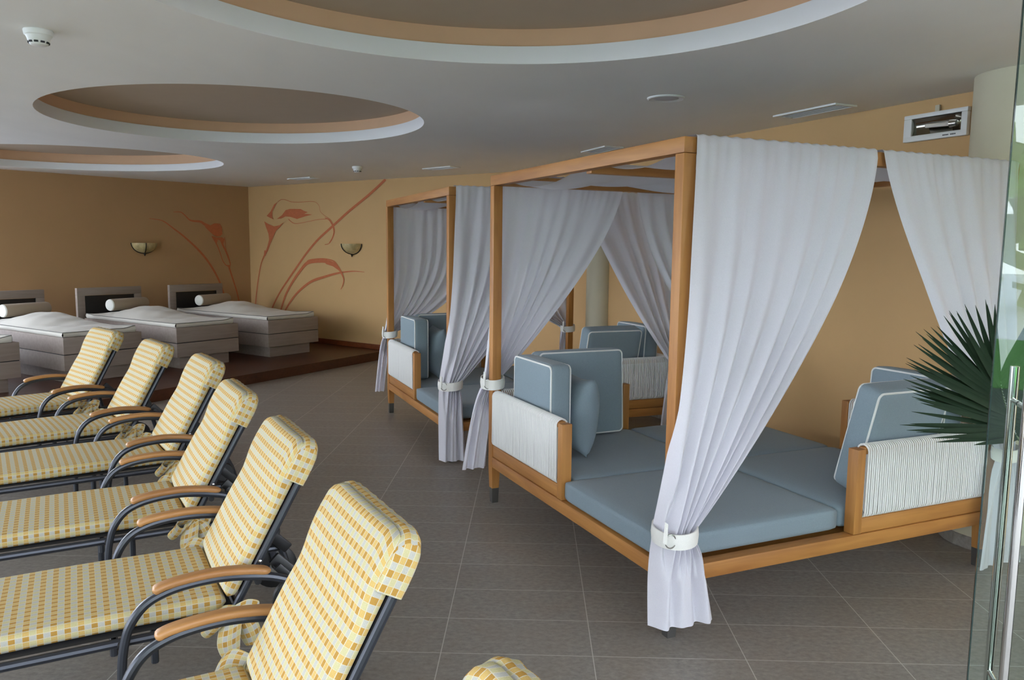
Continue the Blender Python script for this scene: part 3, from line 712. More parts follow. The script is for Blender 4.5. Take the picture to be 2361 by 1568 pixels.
ROT = lambda ax, deg: Matrix.Rotation(R(deg), 4, ax)
def daybed(which, bx, by, yaw, ties):
    BM = Matrix.Translation((bx, by, 0)) @ Matrix.Rotation(R(yaw), 4, 'Z')
    F = which == 'front'; nm_ = 'front' if F else 'rear'
    daybed_frame('teak four post daybed with canopy, the larger one beside the big column' if F else 'teak four post daybed standing behind the front one, towards the painted wall', BM)
    canopy('white cloth draped over the top slat of the %s daybed' % nm_, BM)
    g = 'white curtains on the %s daybed' % nm_
    tB, tC, tA, tD = ties
    curtain('wide white curtain tied low to the near corner post of the front daybed' if F else 'white curtain tied to the near corner post of the rear daybed', BM, 0, 0.05, 1.005, 0.018, tB, 0.085 if F else 0.03, -0.10 if F else -0.075, 0.175 if F else 0.11, g, 1.55, 7, 11, 0.02, band_c=0.010, wrap=1.0)
    curtain('white curtain by the palm, tied to the column side post of the front daybed' if F else 'white curtain gathered to the column side post of the rear daybed', BM, 0, LX-0.02, 1.045, LX-0.025, tC, 0.05, LX+0.12, LX-0.20, g, 1.28, 6, 23, 0.03, band_c=LX-0.025, outside=True)
    curtain('white back curtain of the front daybed, tied beside the rear daybed' if F else 'white back curtain of the rear daybed, tied beside the wooden platform', BM, LY, 0.06, 0.955, 0.03, tA, 0.19, -0.14 if F else -0.10, 0.03 if F else 0.0, g, 1.5 if F else 3.6, 7, 37, 0.05)
    curtain('white back curtain of the front daybed, gathered at its hidden rear post' if F else 'white back curtain of the rear daybed, gathered near the slim column', BM, LY, LX-0.06, 1.06, LX-0.03, tD, 0.10, LX+0.05, LX-0.12, g, 1.7 if F else 3.4, 6, 41, 0.04)
    # seat cushions
    gs = 'blue grey seat cushions on the %s daybed' % nm_
    seat = [(0.004, 1.000, 0.064, 0.950, 'near corner beside the low tied curtain', 'near corner beside its tied curtain'), (1.004, 1.903, 0.074, 0.992, 'side by the palm', 'part behind the front daybed post'),
            (0.074, 0.984, 0.954, 1.868, 'corner under the small pillow', 'corner under the dark pillow'), (0.988, 1.903, 0.996, 1.868, 'inner corner against the wall side', 'far inner corner')]
    for x0, x1, y0, y1, fa, fb_ in seat:
        cushion('seat_cushion', 'blue grey seat cushion of the %s daybed, %s' % (nm_, fa if F else fb_), 'seat cushion', gs, x1-x0-0.008, y1-y0-0.008, 0.106, ((x0+x1)/2, (y0+y1)/2, 0.3025+0.0565), Matrix.Rotation(R(90), 4, 'X'), BM, piping=False, r=0.024, bulge=0.006)
    gb = 'piped back cushions on the %s daybed' % nm_
    zs = 0.421; ch = 0.535; ct = 0.135
    # corner A: along the short arm, and along the back arm
    cushion('back_cushion', 'blue back cushion against the short arm facing the loungers, %s daybed' % nm_, 'back cushion', gb, 0.50, ch, ct, (0.153, 1.515, zs+ch/2+0.002), Matrix.Rotation(R(90), 4, 'Z'), BM, bulge=0.008)
    cushion('back_cushion', 'blue white piped back cushion on the back arm of the %s daybed' % nm_, 'back cushion', gb, 0.60, ch, ct, (0.545, 1.785, zs+ch/2+0.006), ROT('X', -3.5), BM)
    # corner C
    cushion('back_cushion', 'blue back cushion leaning on the woven arm %s' % ('beside the palm' if F else 'seen between the front daybed curtains'), 'back cushion', gb, 0.50, ch, ct, (1.43, 0.168, zs+ch/2+0.014), ROT('X', 14.0), BM)
    cushion('back_cushion', 'blue back cushion on the wall side arm of the %s daybed' % nm_, 'back cushion', gb, 0.48, ch, ct, (1.812, 0.37, zs+ch/2+0.008), Matrix.Rotation(R(90), 4, 'Z') @ ROT('X', 3.0), BM)
    pillow('throw_pillow', 'small plain blue pillow leaning on the %s daybed back cushion' % nm_ if F else 'small dark blue pillow in the shade of the rear daybed', 'plain blue pillows', 0.45, 0.22, (0.350, 1.47, zs+0.226), Matrix.Rotation(R(86), 4, 'Z') @ ROT('X', 5.0), BM)
    return BM
B1 = daybed('front', 0.6531, 3.0828, 24.139, (0.465, 0.62, 0.765, 0.77))
B2 = daybed('rear', -0.4649, 5.732, 22.374, (0.60, 0.66, 0.77, 0.77))

# ------------------------------------------------------------------ spa beds on the platform
BYAW = 56.0
def spa_bed():
    t = thing('spa_bed', '', 'bed', (0, 0, 0), 0, 'limed oak spa beds on the platform')
    W, L, i = 0.857, 2.052, 0.087
    mb = MB(); mb.box((W/2, L/2, (0.002+0.148)/2), (W-2*i, L-2*i, 0.146), 0.002); mb.build('plinth', M['greywood'], t)
    mb = MB(); mb.box((W/2, L/2, (0.149+0.314)/2), (W, L, 0.314-0.149), 0.002); mb.build('lower_box', M['greywood'], t)
    mb = MB(); mb.box((W/2, L/2, 0.3185), (W-0.012, L-0.012, 0.007), 0); mb.build('gap_strip', M['gap'], t)
    mb = MB(); mb.box((W/2, L/2, (0.3235+0.500)/2), (W, L, 0.500-0.3235), 0.002); mb.build('upper_box', M['greywood'], t)
    h = MB(); x0, x1, z1 = -0.075, 0.81, 0.895; y = L+0.03; fw = 0.10
    h.box(((x0+x1)/2, y, z1-fw/2), (x1-x0, 0.05, fw), 0.002)
    for xx in (x0+fw/2, x1-fw/2): h.box((xx, y, (z1-fw)/2), (fw, 0.05, z1-fw-0.002), 0.002)
    h.box(((x0+x1)/2, y, 0.25), (x1-x0-2*fw, 0.04, 0.48), 0.002)
    hb = h.build('headboard', M['greywood'], t)
    mb = MB(); mb.box(((x0+x1)/2, y-0.002, 0.64), (x1-x0-2*fw-0.004, 0.02, 0.30), 0.002); mb.build('panel', M['panel'], hb)
    return t
def mattress():
    W, L = 0.857, 2.052; t = None
    rnd = random.Random(8); ph = [rnd.uniform(0, 6) for _ in range(6)]
    x0, x1, y0, y1 = 0.015, W-0.055, 0.03, L-0.03
    def top(u, v):
        x = x0+(x1-x0)*u; y = y0+(y1-y0)*v
        cu = 2*u-1; edge = max(0, 1-abs(cu)**4)*max(0, 1-abs(2*v-1)**6)
        hump = 0.105*math.exp(-((v-0.58)/0.22)**2)*max(0, 1-abs(cu)**2.2)
        hump += 0.02*edge
        wr = 0.006*math.sin(26*v+6*u+ph[0])*edge+0.004*math.sin(48*v-9*u+ph[1])*edge+0.004*math.sin(14*u+20*v+ph[2])*edge
        lift = 0.022*(max(0, u-0.85)/0.15)*(max(0, 0.2-v)/0.2)+0.014*max(0, 1-u*8)*max(0, v-0.9)*10
        return Vector((x, y, 0.548+hump+wr+lift))
    mb = MB(); mb.grid(top, 36, 60)
    sec = []
    n = 40
    def skirt(a, b, flip):
        def fn(u, v):
            p = top(*(a[0]+(b[0]-a[0])*u, a[1]+(b[1]-a[1])*u)); q = Vector((p.x, p.y, 0.5025)); r = p.lerp(q, v)
            o = 0.012*math.sin(PI*v)+0.004*math.sin(30*u+ph[3])*v
            nx = Vector((b[1]-a[1], -(b[0]-a[0]), 0)); return r+nx*o
        mb.grid(fn, n, 6, flip=flip)
    skirt((0, 0), (1, 0), True); skirt((1, 0), (1, 1), True); skirt((1, 1), (0, 1), True); skirt((0, 1), (0, 0), True)
    o = mb.build('mattress', M['sheet'], angle=60); bmw(o)
    tag(o, '', 'mattress', 'white mattresses on the spa beds')
    loop = [top(k/24, 0) for k in range(25)]+[top(1, k/40) for k in range(1, 41)]+[top(1-k/24, 1) for k in range(1, 25)]+[top(0, 1-k/40) for k in range(1, 40)]
    pm = MB(); pm.tube([p+Vector((0, 0, 0.002)) for p in loop], 0.0045, 6, closed=True); pm.build('piping', M['piping_dark'], o)
    return o
def bolster():
    mb = MB(); r = 0.078; L = 0.60
    prof = [(0.0, 0.0), (r*0.7, 0.002), (r*0.93, 0.010), (r, 0.03), (r, L-0.03), (r*0.93, L-0.01), (r*0.7, L-0.002), (0.0, L)]
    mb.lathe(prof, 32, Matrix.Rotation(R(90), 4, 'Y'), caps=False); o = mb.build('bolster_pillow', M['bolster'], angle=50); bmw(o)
    mb = MB(); mb.lathe([(0.0, -0.003), (r*0.72, -0.002), (r*0.92, 0.004), (r*0.985, 0.018)], 32, Matrix.Rotation(R(90), 4, 'Y'), caps=False);
    e = mb.build('end_cap', M['strap'], o); e['label'] = 'white round end'
    return tag(o, '', 'pillow', 'bolster pillows on the spa beds')
sb, mt_, bo = spa_bed(), mattress(), bolster()
spots = [(-3.195, 10.251), (-3.945, 9.19), (-4.66, 8.107), (-5.36, 7.02)]
names = ['spa bed closest to the painted corner', 'second spa bed from the painted corner', 'third spa bed from the painted corner', 'fourth spa bed from the painted corner, cut off by the picture edge']
for i, (x, y) in enumerate(spots):
    for src, lab in ((sb, 'limed oak %s, black headboard panel' % names[i] if i < 3 else 'limed oak spa bed fourth from the painted corner, only its foot in view'),
                     (mt_, 'white humped mattress on the ' + names[i].split(',')[0]), (bo, 'beige bolster pillow with white end on the ' + names[i].split(',')[0])):
        if i == 3 and src is bo: continue
        o = src if i == 0 else dup(src)
        u = Vector((math.cos(R(BYAW)), math.sin(R(BYAW)), 0)); v = Vector((-u.y, u.x, 0)); p = Vector((x, y, PZ))
        if src is bo: p += u*0.17+v*1.74+Vector((0, 0, 0.600+0.078))
        o.location = p; o.rotation_euler = (0, 0, R(BYAW+(12 if src is bo else 0))); o['label'] = lab

# ------------------------------------------------------------------ loungers
BA, BC_, BR = 0.339, 0.262, 0.29
dB = Vector((0.290, 0, 0.530)).normalized(); nB = Vector((-dB.z, 0, dB.x))
def arm_path(s):
    return smooth_path([Vector((a, s, z)) for a, z in ((-0.328, 0.012), (-0.325, 0.15), (-0.322, 0.29), (-0.308, 0.38), (-0.286, 0.433), (-0.247, 0.477), (-0.191, 0.503), (-0.121, 0.516), (-0.028, 0.519), (0.064, 0.508), (0.159, 0.484), (0.25, 0.43), (0.32, 0.32), (0.36, 0.16), (0.372, 0.10))], 5)
def lounger():
    t = thing('sun_lounger', '', 'sun lounger', (0, 0, 0), 0, 'dark tubular sun loungers set in a row')
    mb = MB()
    for s in (-1, 1):
        mb.tube(smooth_path([(-1.30, s*(BR-0.06), 0.345), (-1.28, s*(BR-0.015), 0.345), (-1.22, s*BR, 0.345), (-0.6, s*BR, 0.345), (0.10, s*BR, 0.345), (0.30, s*BR, 0.345)], 5), 0.0145, 10)
        mb.tube([(-0.34, s*(BR-0.07), 0.34), (-0.34, s*(BR-0.07), 0.275)], 0.012, 8)
        mb.tube([(-0.22, s*(BR-0.07), 0.34), (-0.22, s*(BR-0.07), 0.22)], 0.012, 8)
    mb.tube([(-1.30, -(BR-0.06), 0.345), (-1.30, (BR-0.06), 0.345)], 0.0145, 10)
    for a in (-0.9, -0.34, 0.05): mb.tube([(a, -BR, 0.338), (a, BR, 0.338)], 0.010, 8)
    mb.build('frame', M['tube'], t)
    for s in (-1, 1):
        mb = MB(); mb.tube(smooth_path([(-1.12, s*(BR-0.0), 0.335), (-1.14, s*(BR-0.0), 0.20), (-1.16, s*BR, 0.012)], 4), 0.0145, 10); mb.build('foot_leg', M['tube'], t)
        mb = MB(); mb.tube(arm_path(s*BA), 0.0145, 10); at = mb.build('arm_tube', M['tube'], t)
        pth = smooth_path([(-0.226, s*BA, 0.514), (-0.19, s*BA, 0.5275), (-0.121, s*BA, 0.537), (-0.028, s*BA, 0.540), (0.064, s*BA, 0.530), (0.135, s*BA, 0.514)], 5)
        sc = [min(1, 0.45+1.6*min(k, len(pth)-1-k)/4) for k in range(len(pth))]
        mb = MB(); mb.sweep(pth, rrect(0.046, 0.024, 0.010, 3), scale=sc); mb.build('armrest_pad', M['armwood'], at)
        mb = MB(); mb.tube([(0.10, s*(BA-0.028), 0.47), (0.10, s*(BA-0.052), 0.47)], 0.012, 8); mb.tube([(-0.322, s*(BR+0.012), 0.345), (-0.322, s*(BA-0.012), 0.345)], 0.010, 8); mb.build('bracket', M['black'], at)
        mb = MB(); mb.lathe([(0.0, -0.018), (0.085, -0.018), (0.10, -0.012), (0.10, 0.012), (0.085, 0.018), (0.0, 0.018)], 28, Matrix.Translation((0.372, s*(BA-0.035), 0.102)) @ Matrix.Rotation(R(90), 4, 'X'), caps=False); w = mb.build('wheel', M['black'], t)
        mb = MB(); mb.lathe([(0.0, -0.021), (0.03, -0.021), (0.03, 0.021), (0.0, 0.021)], 20, Matrix.Translation((0.372, s*(BA-0.035), 0.102)) @ Matrix.Rotation(R(90), 4, 'X'), caps=False); mb.build('hub', M['steel'], w)
        # adjuster arm behind the back
        mb = MB(); mb.bar((0.165, s*(BC_-0.015), 0.52), (0.33, s*(BC_-0.015), 0.35), 0.02, 0.045, 0.008); mb.bar((0.17, s*(BC_+0.02), 0.50), (0.31, s*(BC_+0.02), 0.345), 0.014, 0.03, 0.006)
        mb.lathe([(0.0, -0.012), (0.045, -0.012), (0.05, 0.0), (0.045, 0.012), (0.0, 0.012)], 20, Matrix.Translation((0.25, s*(BC_-0.012), 0.43)) @ Matrix.Rotation(R(90), 4, 'X'), caps=False)
        mb.build('recline_bracket', M['black'], t)
    mb = MB()
    b0 = Vector((0.045, 0, 0.345)); off = -nB*0.0505
    def bp(k, s): 
        p = Vector((0.0, s, 0.415))+dB*k+off; return p
    path = [bp(-0.02, -0.252), bp(0.30, -0.252), bp(0.49, -0.250), bp(0.535, -0.232), bp(0.553, -0.19), bp(0.553, 0.19), bp(0.535, 0.232), bp(0.49, 0.250), bp(0.30, 0.252), bp(-0.02, 0.252)]
    mb.tube(smooth_path(path, 4), 0.0135, 10); bf = mb.build('back_frame', M['tube'], t)
    mb = MB(); mb.grid(lambda u, v: bp(0.02+0.54*v, -0.245+0.49*u)+nB*0.004, 4, 4); mb.build('sling', M['sling'], bf)
    mb = MB()
    for s in (-1, 1): mb.lathe([(0.0, 0.006), (0.006, 0.004), (0.007, 0.0)], 12, Matrix.Translation(bp(0.15, s*0.2665)) @ Matrix.Rotation(R(-90*s), 4, 'X'), caps=False)
    mb.build('bolt', M['steel'], bf)
    mb = MB(); mb.grid(lambda u, v: Vector((-1.27+1.30*v, -0.28+0.56*u, 0.362)), 2, 4); mb.build('seat_sling', M['sling'], t)
    return t
def pad_mesh(fmap, L, hw, th, nl=60, umul=1.0, r=0.022, endr=0.03, thick=None, u0=0.0):
    """closed padded section swept along local length; fmap(l, b, h) -> point; uv in metres"""
    mb = MB(); sec = []
    w = hw*2; base = rrect(w, th, r, 5)
    dense = []
    m = len(base)
    for i in range(m):
        p = Vector((*base[i], 0)); q = Vector((*base[(i+1) % m], 0)); k = max(1, int((q-p).length/0.03))
        for j in range(k): dense.append(p.lerp(q, j/k))
    per = [0.0]
    for i in range(len(dense)): per.append(per[-1]+(dense[(i+1) % len(dense)]-dense[i]).length)
    c = len(dense); vs = []; Ls = []
    for i in range(nl+1):
        f = i/nl; l = L*f
        e = min(l, L-l); k = 1.0
        if e < endr: k = math.sqrt(max(0, 1-((endr-e)/endr)**2))
        kb = 1-(1-k)*0.08 if True else k
        kb = (hw-(1-k)*endr*0.6)/hw
        kh = max(0.12, k)*(thick(f) if thick else 1.0)
        for p in dense:
            vs.append(fmap(l, p.x*kb, p.y*kh if p.y > 0 else p.y*max(0.3, k)))
    fs = []; uv = []
    for i in range(nl):
        for j in range(c):
            j2 = (j+1) % c
            fs.append([i*c+j, (i+1)*c+j, (i+1)*c+j2, i*c+j2]); l0, l1 = u0+L*i/nl, u0+L*(i+1)/nl
            uv.append([(l0, per[j]), (l1, per[j]), (l1, per[j+1]), (l0, per[j+1])])
    fs.append(list(range(c))); uv.append([(u0+p.y, p.x) for p in dense])
    fs.append([nl*c+j for j in range(c)][::-1]); uv.append([(u0+L+p.y, p.x) for p in dense][::-1])
    mb.add(vs, fs, uv); return mb
def lounger_cushion():
    t = thing('lounger_cushion', '', 'lounger cushion', (0, 0, 0), 0, 'yellow checked lounger cushions')
    sw = lambda l: 0.003*math.sin(l*9)
    mb = pad_mesh(lambda l, b, h: Vector((-1.27+l, b, 0.396+h+0.004*(1-(b/BC_)**2)+sw(l)*0.5)), 1.275, BC_, 0.058, 70); mb.build('seat_pad', M['check'], t, angle=50)
    org = Vector((0.0, 0, 0.415))
    def rnd_top(k, b, w, r=0.065):
        q = max(0, min(1, (abs(b)-(w-r))/r)); return k-r*(1-math.sqrt(1-q*q))*max(0, min(1, (k-0.44)/0.12))
    def fb(l, b, h):
        l = rnd_top(l, b, BC_+0.004)
        bow = 0.010*(1-(b/BC_)**2)+0.009*math.exp(-((l-0.47)/0.10)**2)-0.006*math.exp(-((l-0.34)/0.06)**2)
        return org+dB*l+Vector((0, b, 0))+nB*(h-0.012+(bow if h > 0 else 0))
    mb = pad_mesh(fb, 0.582, BC_, 0.048, 46, u0=1.28); mb.build('back_pad', M['check'], t, angle=50)
    # hood pulled over the frame top
    mb = MB(); nb = 36
    hw = BC_+0.009
    # side profile in (k along dB, h along nB), outer loop front-bottom -> over top -> back-bottom
    prof = [(0.438, 0.006), (0.49, 0.008), (0.54, 0.006), (0.572, -0.004), (0.589, -0.018), (0.597, -0.037), (0.590, -0.056), (0.566, -0.068), (0.52, -0.071), (0.47, -0.071), (0.438, -0.070)]
    pr = smooth_path([Vector((a, b, 0)) for a, b in prof], 3); pl = [0]
    for i in range(1, len(pr)): pl.append(pl[-1]+(pr[i]-pr[i-1]).length)
    cpt = Vector((0.51, -0.032, 0)); n = len(pr); rows = []
    ks = [(-1, 0.0, -0.0), (-1, 0.35, 0.0)]
    cols = []
    # across: flat side gores with rounded corners
    for (b, sc) in [(-1.0, 0.0), (-1.004, 0.4), (-1.003, 0.75), (-0.992, 0.9), (-0.965, 0.975), (-0.90, 1.0)]+[(-0.8+1.6*i/16, 1.0) for i in range(17)]+[(0.90, 1.0), (0.965, 0.975), (0.992, 0.9), (1.003, 0.75), (1.004, 0.4), (1.0, 0.0)]:
        cols.append((b*hw, sc))
    vs = []; ub = []; kh = []
    for i, (b, sc) in enumerate(cols):
        for j, p in enumerate(pr):
            q = Vector((p.x if p.x < cpt.x and j < 4 else cpt.x+(p.x-cpt.x)*sc, cpt.y+(p.y-cpt.y)*sc, 0))
            if p.x < cpt.x: q.x = p.x
            pk = 0.004*math.sin(b*90)*(1 if 4 < j < n-8 else 0)
            seam = -0.006*math.exp(-((j-n*0.48)/1.2)**2)
            q.x += seam+pk*0.4
            q.x = rnd_top(q.x, b, hw+0.004)
            kh.append((1.28+q.x, q.y)); vs.append(org+dB*q.x+Vector((0, b, 0))+nB*q.y)
    for i, (b, sc) in enumerate(cols):
        if i == 0: ub.append(-0.36)
        else:
            d = 0.0 if i == 0 else math.hypot(cols[i][0]-cols[i-1][0], (cols[i][1]-cols[i-1][1])*0.055); ub.append(ub[-1]+d)
    fs = []; uv = []
    for i in range(len(cols)-1):
        for j in range(n-1):
            fs.append([i*n+j, (i+1)*n+j, (i+1)*n+j+1, i*n+j+1]); a, b = 1.28+0.438+pl[j], 1.28+0.438+pl[j+1]
            if min(cols[i][1], cols[i+1][1]) < 0.95: uv.append([kh[i*n+j], kh[(i+1)*n+j], kh[(i+1)*n+j+1], kh[i*n+j+1]])
            else: uv.append([(a, ub[i]), (a, ub[i+1]), (b, ub[i+1]), (b, ub[i])])
    mb.add(vs, fs, uv); o = mb.build('hood', M['check'], t, angle=60)
    # bow ties near the hinge, both sides
    for s in (-1, 1):
        mb = MB(); c = Vector((0.015, s*(BC_+0.060), 0.390))
        def strip_(pts, w, tw):
            sp = smooth_path([Vector(p) for p in pts], 5); m = len(sp); acc = 0; v2 = []; f2 = []; u2 = []
            L_ = [0]
            for i in range(1, m): L_.append(L_[-1]+(sp[i]-sp[i-1]).length)
            for i, p in enumerate(sp):
                ww = w*(0.35+0.65*math.sin(PI*min(1, 0.12+0.7*i/(m-1))))
                ax = Vector((0.8*math.cos(tw), s*0.35, 0.6*math.sin(tw)+0.3)).normalized()
                for k in (-1, -0.3, 0.35, 1): v2.append(p+ax*ww*0.5*k+Vector((0, s*0.006*(1 if abs(k) < 0.9 else -1), 0)))
            for i in range(m-1):
                for k in range(3):
                    f2.append([i*4+k, i*4+k+1, i*4+k+5, i*4+k+4]); u2.append([(L_[i], k*w/3), (L_[i], (k+1)*w/3), (L_[i+1], (k+1)*w/3), (L_[i+1], k*w/3)])
            mb.add(v2, f2, u2)
        strip_([c, c+Vector((-0.05, s*0.02, 0.01)), c+Vector((-0.085, s*0.025, -0.02)), c+Vector((-0.06, s*0.015, -0.05)), c+Vector((-0.005, s*0.01, -0.01))], 0.075, 0.9)
        strip_([c, c+Vector((0.035, s*0.015, 0.012)), c+Vector((0.07, s*0.02, -0.005)), c+Vector((0.05, s*0.015, -0.04)), c+Vector((0.0, s*0.01, -0.01))], 0.07, 1.2)
        strip_([c, c+Vector((-0.01, s*0.02, -0.03)), c+Vector((-0.02, s*0.028, -0.09)), c+Vector((-0.015, s*0.03, -0.14))], 0.085, 0.1)
        strip_([c, c+Vector((0.03, s*0.02, -0.03)), c+Vector((0.05, s*0.025, -0.08)), c+Vector((0.06, s*0.02, -0.12))], 0.075, 0.15)
        mb.build('tie_bow', M['check'], t, angle=70)
    return t
lo, cu = lounger(), lounger_cushion()
LP = [(-3.4346, 6.0331, 46.5), (-2.707, 5.2904, 39.7), (-2.0822, 4.5624, 34.2), (-1.5791, 3.6318, 30.1), (-1.0884, 2.7708, 29.1), (-0.6208, 1.8884, 29.0), (-0.163, 0.900, 29.0)]
ords = ['first', 'second', 'third', 'fourth', 'fifth', 'sixth', 'seventh']
for i, (x, y, yaw) in enumerate(LP):
    for src in (lo, cu):
        o = src if i == 0 else dup(src)
        o.location = (x, y, 0); o.rotation_euler = (0, 0, R(yaw))
        if src is lo: o['label'] = '%s dark tubular sun lounger counted from the wooden platform' % ords[i]
        else: o['label'] = ('yellow checked cushion on the %s lounger from the wooden platform' % ords[i]) if i < 6 else 'yellow checked cushion with only its rounded top in view, seventh from the platform'

# ------------------------------------------------------------------ palm
def palm():
    t = thing('potted_palm', 'dark green palm frond reaching in front of the front daybed arm', 'palm', (2.42, 2.72, 0))
    T = Matrix.Translation((-2.42, -2.72, 0))
    mb = MB(); mb.lathe([(0.0, 0.002), (0.15, 0.002), (0.19, 0.36), (0.205, 0.36), (0.205, 0.40), (0.18, 0.40), (0.178, 0.36)], 32, caps=False); p = mb.build('pot', M['pot'], t)
    mb = MB(); mb.lathe([(0.0, 0.375), (0.10, 0.37), (0.176, 0.362)], 24, caps=False); mb.build('soil', M['soil'], p)
    LF = [([1.765, 2.82, 1.151], [1.641, 2.674, 1.428]), ([1.768, 2.82, 1.137], [1.606, 2.66, 1.43]), ([1.772, 2.82, 1.125], [1.584, 2.69, 1.424]), ([1.775, 2.82, 1.114], [1.537, 2.665, 1.411]), ([1.779, 2.82, 1.103], [1.504, 2.657, 1.398]), ([1.782, 2.82, 1.092], [1.495, 2.69, 1.404]), ([1.786, 2.82, 1.082], [1.513, 2.742, 1.373]), ([1.79, 2.82, 1.071], [1.458, 2.73, 1.343]), ([1.794, 2.82, 1.061], [1.443, 2.727, 1.319]), ([1.798, 2.82, 1.051], [1.401, 2.672, 1.309]), ([1.802, 2.82, 1.041], [1.39, 2.704, 1.283]), ([1.806, 2.82, 1.031], [1.355, 2.678, 1.241]), ([1.81, 2.82, 1.021], [1.347, 2.667, 1.223]), ([1.814, 2.82, 1.012], [1.391, 2.661, 1.194]), ([1.819, 2.82, 1.002], [1.346, 2.671, 1.168]), ([1.823, 2.82, 0.992], [1.395, 2.743, 1.125]), ([1.827, 2.82, 0.983], [1.411, 2.733, 1.095]), ([1.831, 2.82, 0.973], [1.442, 2.731, 1.074]), ([1.836, 2.82, 0.964], [1.41, 2.73, 0.999]), ([1.84, 2.82, 0.955], [1.368, 2.669, 0.989]), ([1.845, 2.82, 0.945], [1.479, 2.681, 0.96]), ([1.849, 2.82, 0.936], [1.497, 2.713, 0.937]), ([1.854, 2.82, 0.927], [1.637, 2.723, 0.926])]
    def blade(mb, b, e, w, sagv, face):
        b = Vector(b); e = Vector(e); d = (e-b); L = d.length; d.normalize(); nrm = Vector(face); side = d.cross(nrm).normalized(); up = side.cross(d)
        n = 10; vs = []; fs = []
        for i in range(n+1):
            f = i/n; ww = w*min(1, 0.35+f*3.2)*(1-f**2.6)**0.9+0.0008
            c = b+d*L*f+up*sagv*math.sin(PI*f)
            vs += [c-side*ww/2+up*ww*0.16, c, c+side*ww/2+up*ww*0.16]
        for i in range(n):
            for k in range(2): fs.append([i*3+k, i*3+k+1, i*3+k+4, i*3+k+3])
        mb.add(vs, fs, M=T)
    mb = MB(); rnd = random.Random(2)
    for k in range(len(LF)-1):
        b = (Vector(LF[k][0])+Vector(LF[k+1][0]))/2; e = (Vector(LF[k][1])+Vector(LF[k+1][1]))/2; e = b+(e-b)*(0.86+0.2*rnd.random())
        blade(mb, b+Vector((0.004, 0.012, 0)), e+Vector((0, 0.03, 0)), 0.018, rnd.uniform(-0.01, 0.015), (-0.5, -0.85, 0.25))
    for b, e in LF: blade(mb, b, e, 0.021, rnd.uniform(-0.01, 0.015), (-0.5+rnd.uniform(-0.25, 0.25), -0.85, 0.25))
    for k, (b, e) in enumerate(LF):       # leaflets of the other side of the rib, partly behind the glass
        b2 = Vector(b)+Vector((0.01, 0.01, 0)); e2 = Vector((b[0]+0.22+0.15*k/23, b[1]+0.12, b[2]+0.30-0.030*k)); blade(mb, b2, e2, 0.024, 0.01, (-0.3, -0.9, 0.2))
    stem = smooth_path([(2.38, 2.72, 0.37), (2.22, 2.76, 0.66), (2.02, 2.81, 0.86), (1.86, 2.825, 0.925), (1.81, 2.822, 1.02), (1.765, 2.82, 1.151)], 6)
    sm = MB(); sm.tube([T @ p for p in stem], 0.007, 8, scale=[1.4-1.0*k/(len(stem)-1) for k in range(len(stem))]); st = sm.build('stalk', M['stalk'], t)
    mb.build('frond', M['leaf'], st, angle=60)
palm()

# ------------------------------------------------------------------ glass door leaf with pull handles
def door():
    o = Vector((1.358, 2.2, 0)); d = Vector((0.954, -0.30, 0)).normalized(); n = Vector((-d.y*-1, -d.x, 0)); n = Vector((d.y, -d.x, 0))
    ang = math.atan2(d.y, d.x)
    t = thing('glass_door', 'frameless glass door leaf with long chrome pull handles', 'door', o, ang)
    mb = MB(); mb.box((0.45, 0, 1.235), (0.894, 0.006, 2.44), 0); mb.build('pane', M['glass'], t, smooth=False)
    mb = MB(); mb.box((0.0015, 0, 1.235), (0.003, 0.009, 2.45), 0); mb.build('pane_edge', M['glass_edge'], t, smooth=False)
    for s in (-1, 1):
        mb = MB(); mb.tube([(0.074, s*0.068, 0.25), (0.074, s*0.068, 1.278)], 0.0125, 20)
        for z in (0.35, 1.18): mb.tube([(0.074, s*0.0045, z), (0.074, s*0.068, z)], 0.008, 12)
        mb.build('handle', M['chrome'], t)
door()

# hedge beyond the lawn, what the glass mirrors
mb = MB(); rnd = random.Random(9)
for i in range(900):
    c = Vector((rnd.uniform(-26, 26), -24+rnd.uniform(-1.5, 1.5), rnd.uniform(0.0, 5.5))); r_ = rnd.uniform(0.3, 0.7)
    a = Vector((rnd.gauss(0, 1), rnd.gauss(0, 1), rnd.gauss(0, 1))).normalized(); b = a.orthogonal(); c2 = a.cross(b)
    mb.add([c+b*r_, c+c2*r_, c-b*r_, c-c2*r_], [[0, 1, 2, 3]])
o = mb.build('hedge', M['hedge'], smooth=False); tag(o, 'tall green hedge beyond the lawn outside, seen as a reflection in the glass', 'hedge', kind='stuff')

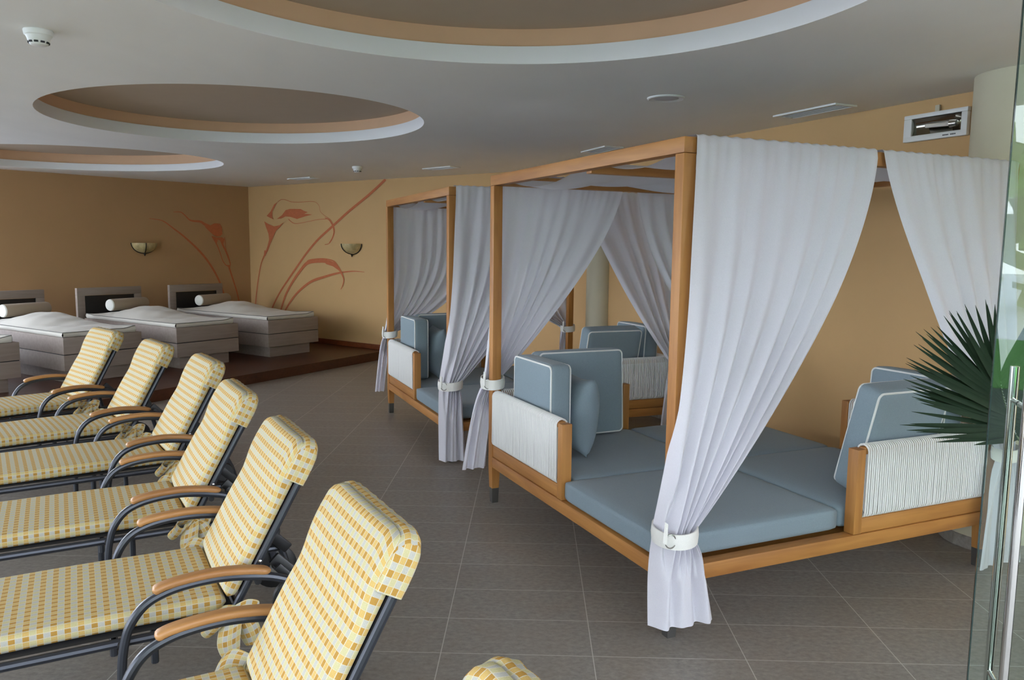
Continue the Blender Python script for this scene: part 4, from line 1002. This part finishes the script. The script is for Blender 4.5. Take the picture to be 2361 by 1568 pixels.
# ------------------------------------------------------------------ daylight, camera, colour
w = bpy.data.worlds.new('overcast_sky'); scene.world = w; w.use_nodes = True
nt = w.node_tree; bg = nt.nodes['Background']; bg.inputs[1].default_value = 1.0
tc = N(nt, 'ShaderNodeTexCoord'); sp_ = N(nt, 'ShaderNodeSeparateXYZ'); nt.links.new(tc.outputs['Generated'], sp_.inputs[0])
cr_ = N(nt, 'ShaderNodeValToRGB'); cr_.color_ramp.elements[0].position = 0.0; cr_.color_ramp.elements[0].color = (1.06, 1.12, 1.22, 1)
cr_.color_ramp.elements[1].position = 0.8; cr_.color_ramp.elements[1].color = (0.42, 0.50, 0.62, 1)
nt.links.new(sp_.outputs[2], cr_.inputs[0]); nt.links.new(cr_.outputs[0], bg.inputs[0])

cam = bpy.data.cameras.new('camera'); co = bpy.data.objects.new('camera', cam); COL.objects.link(co); scene.camera = co
cam.sensor_fit = 'HORIZONTAL'; cam.sensor_width = 36.0; cam.lens = 36*1814.065/2361; cam.clip_start = 0.05; cam.clip_end = 300
pitch, roll = 0.1163317, 0.0110436
cp, sp, cr, sr = math.cos(pitch), math.sin(pitch), math.cos(roll), math.sin(roll)
right = Vector((1, 0, 0)); up = Vector((0, sp, cp)); fwd = Vector((0, cp, -sp))
r2 = right*cr+up*sr; u2 = up*cr-right*sr
m3 = Matrix((r2, u2, -fwd)).transposed(); m4 = m3.to_4x4(); m4.translation = (0, 0, 1.6); co.matrix_world = m4

vs = scene.view_settings
vs.view_transform = 'Standard'; vs.look = 'None'; vs.gamma = 1.0; vs.use_curve_mapping = False; vs.exposure = 2.84
scene.cycles.use_denoising = True
scene.cycles.max_bounces = 7; scene.cycles.diffuse_bounces = 4; scene.cycles.glossy_bounces = 3; scene.cycles.transparent_max_bounces = 8
scene.cycles.use_adaptive_sampling = True; scene.cycles.adaptive_threshold = 0.2; scene.cycles.adaptive_min_samples = 16; scene.cycles.caustics_reflective = False; scene.cycles.caustics_refractive = False
bpy.context.view_layer.update()
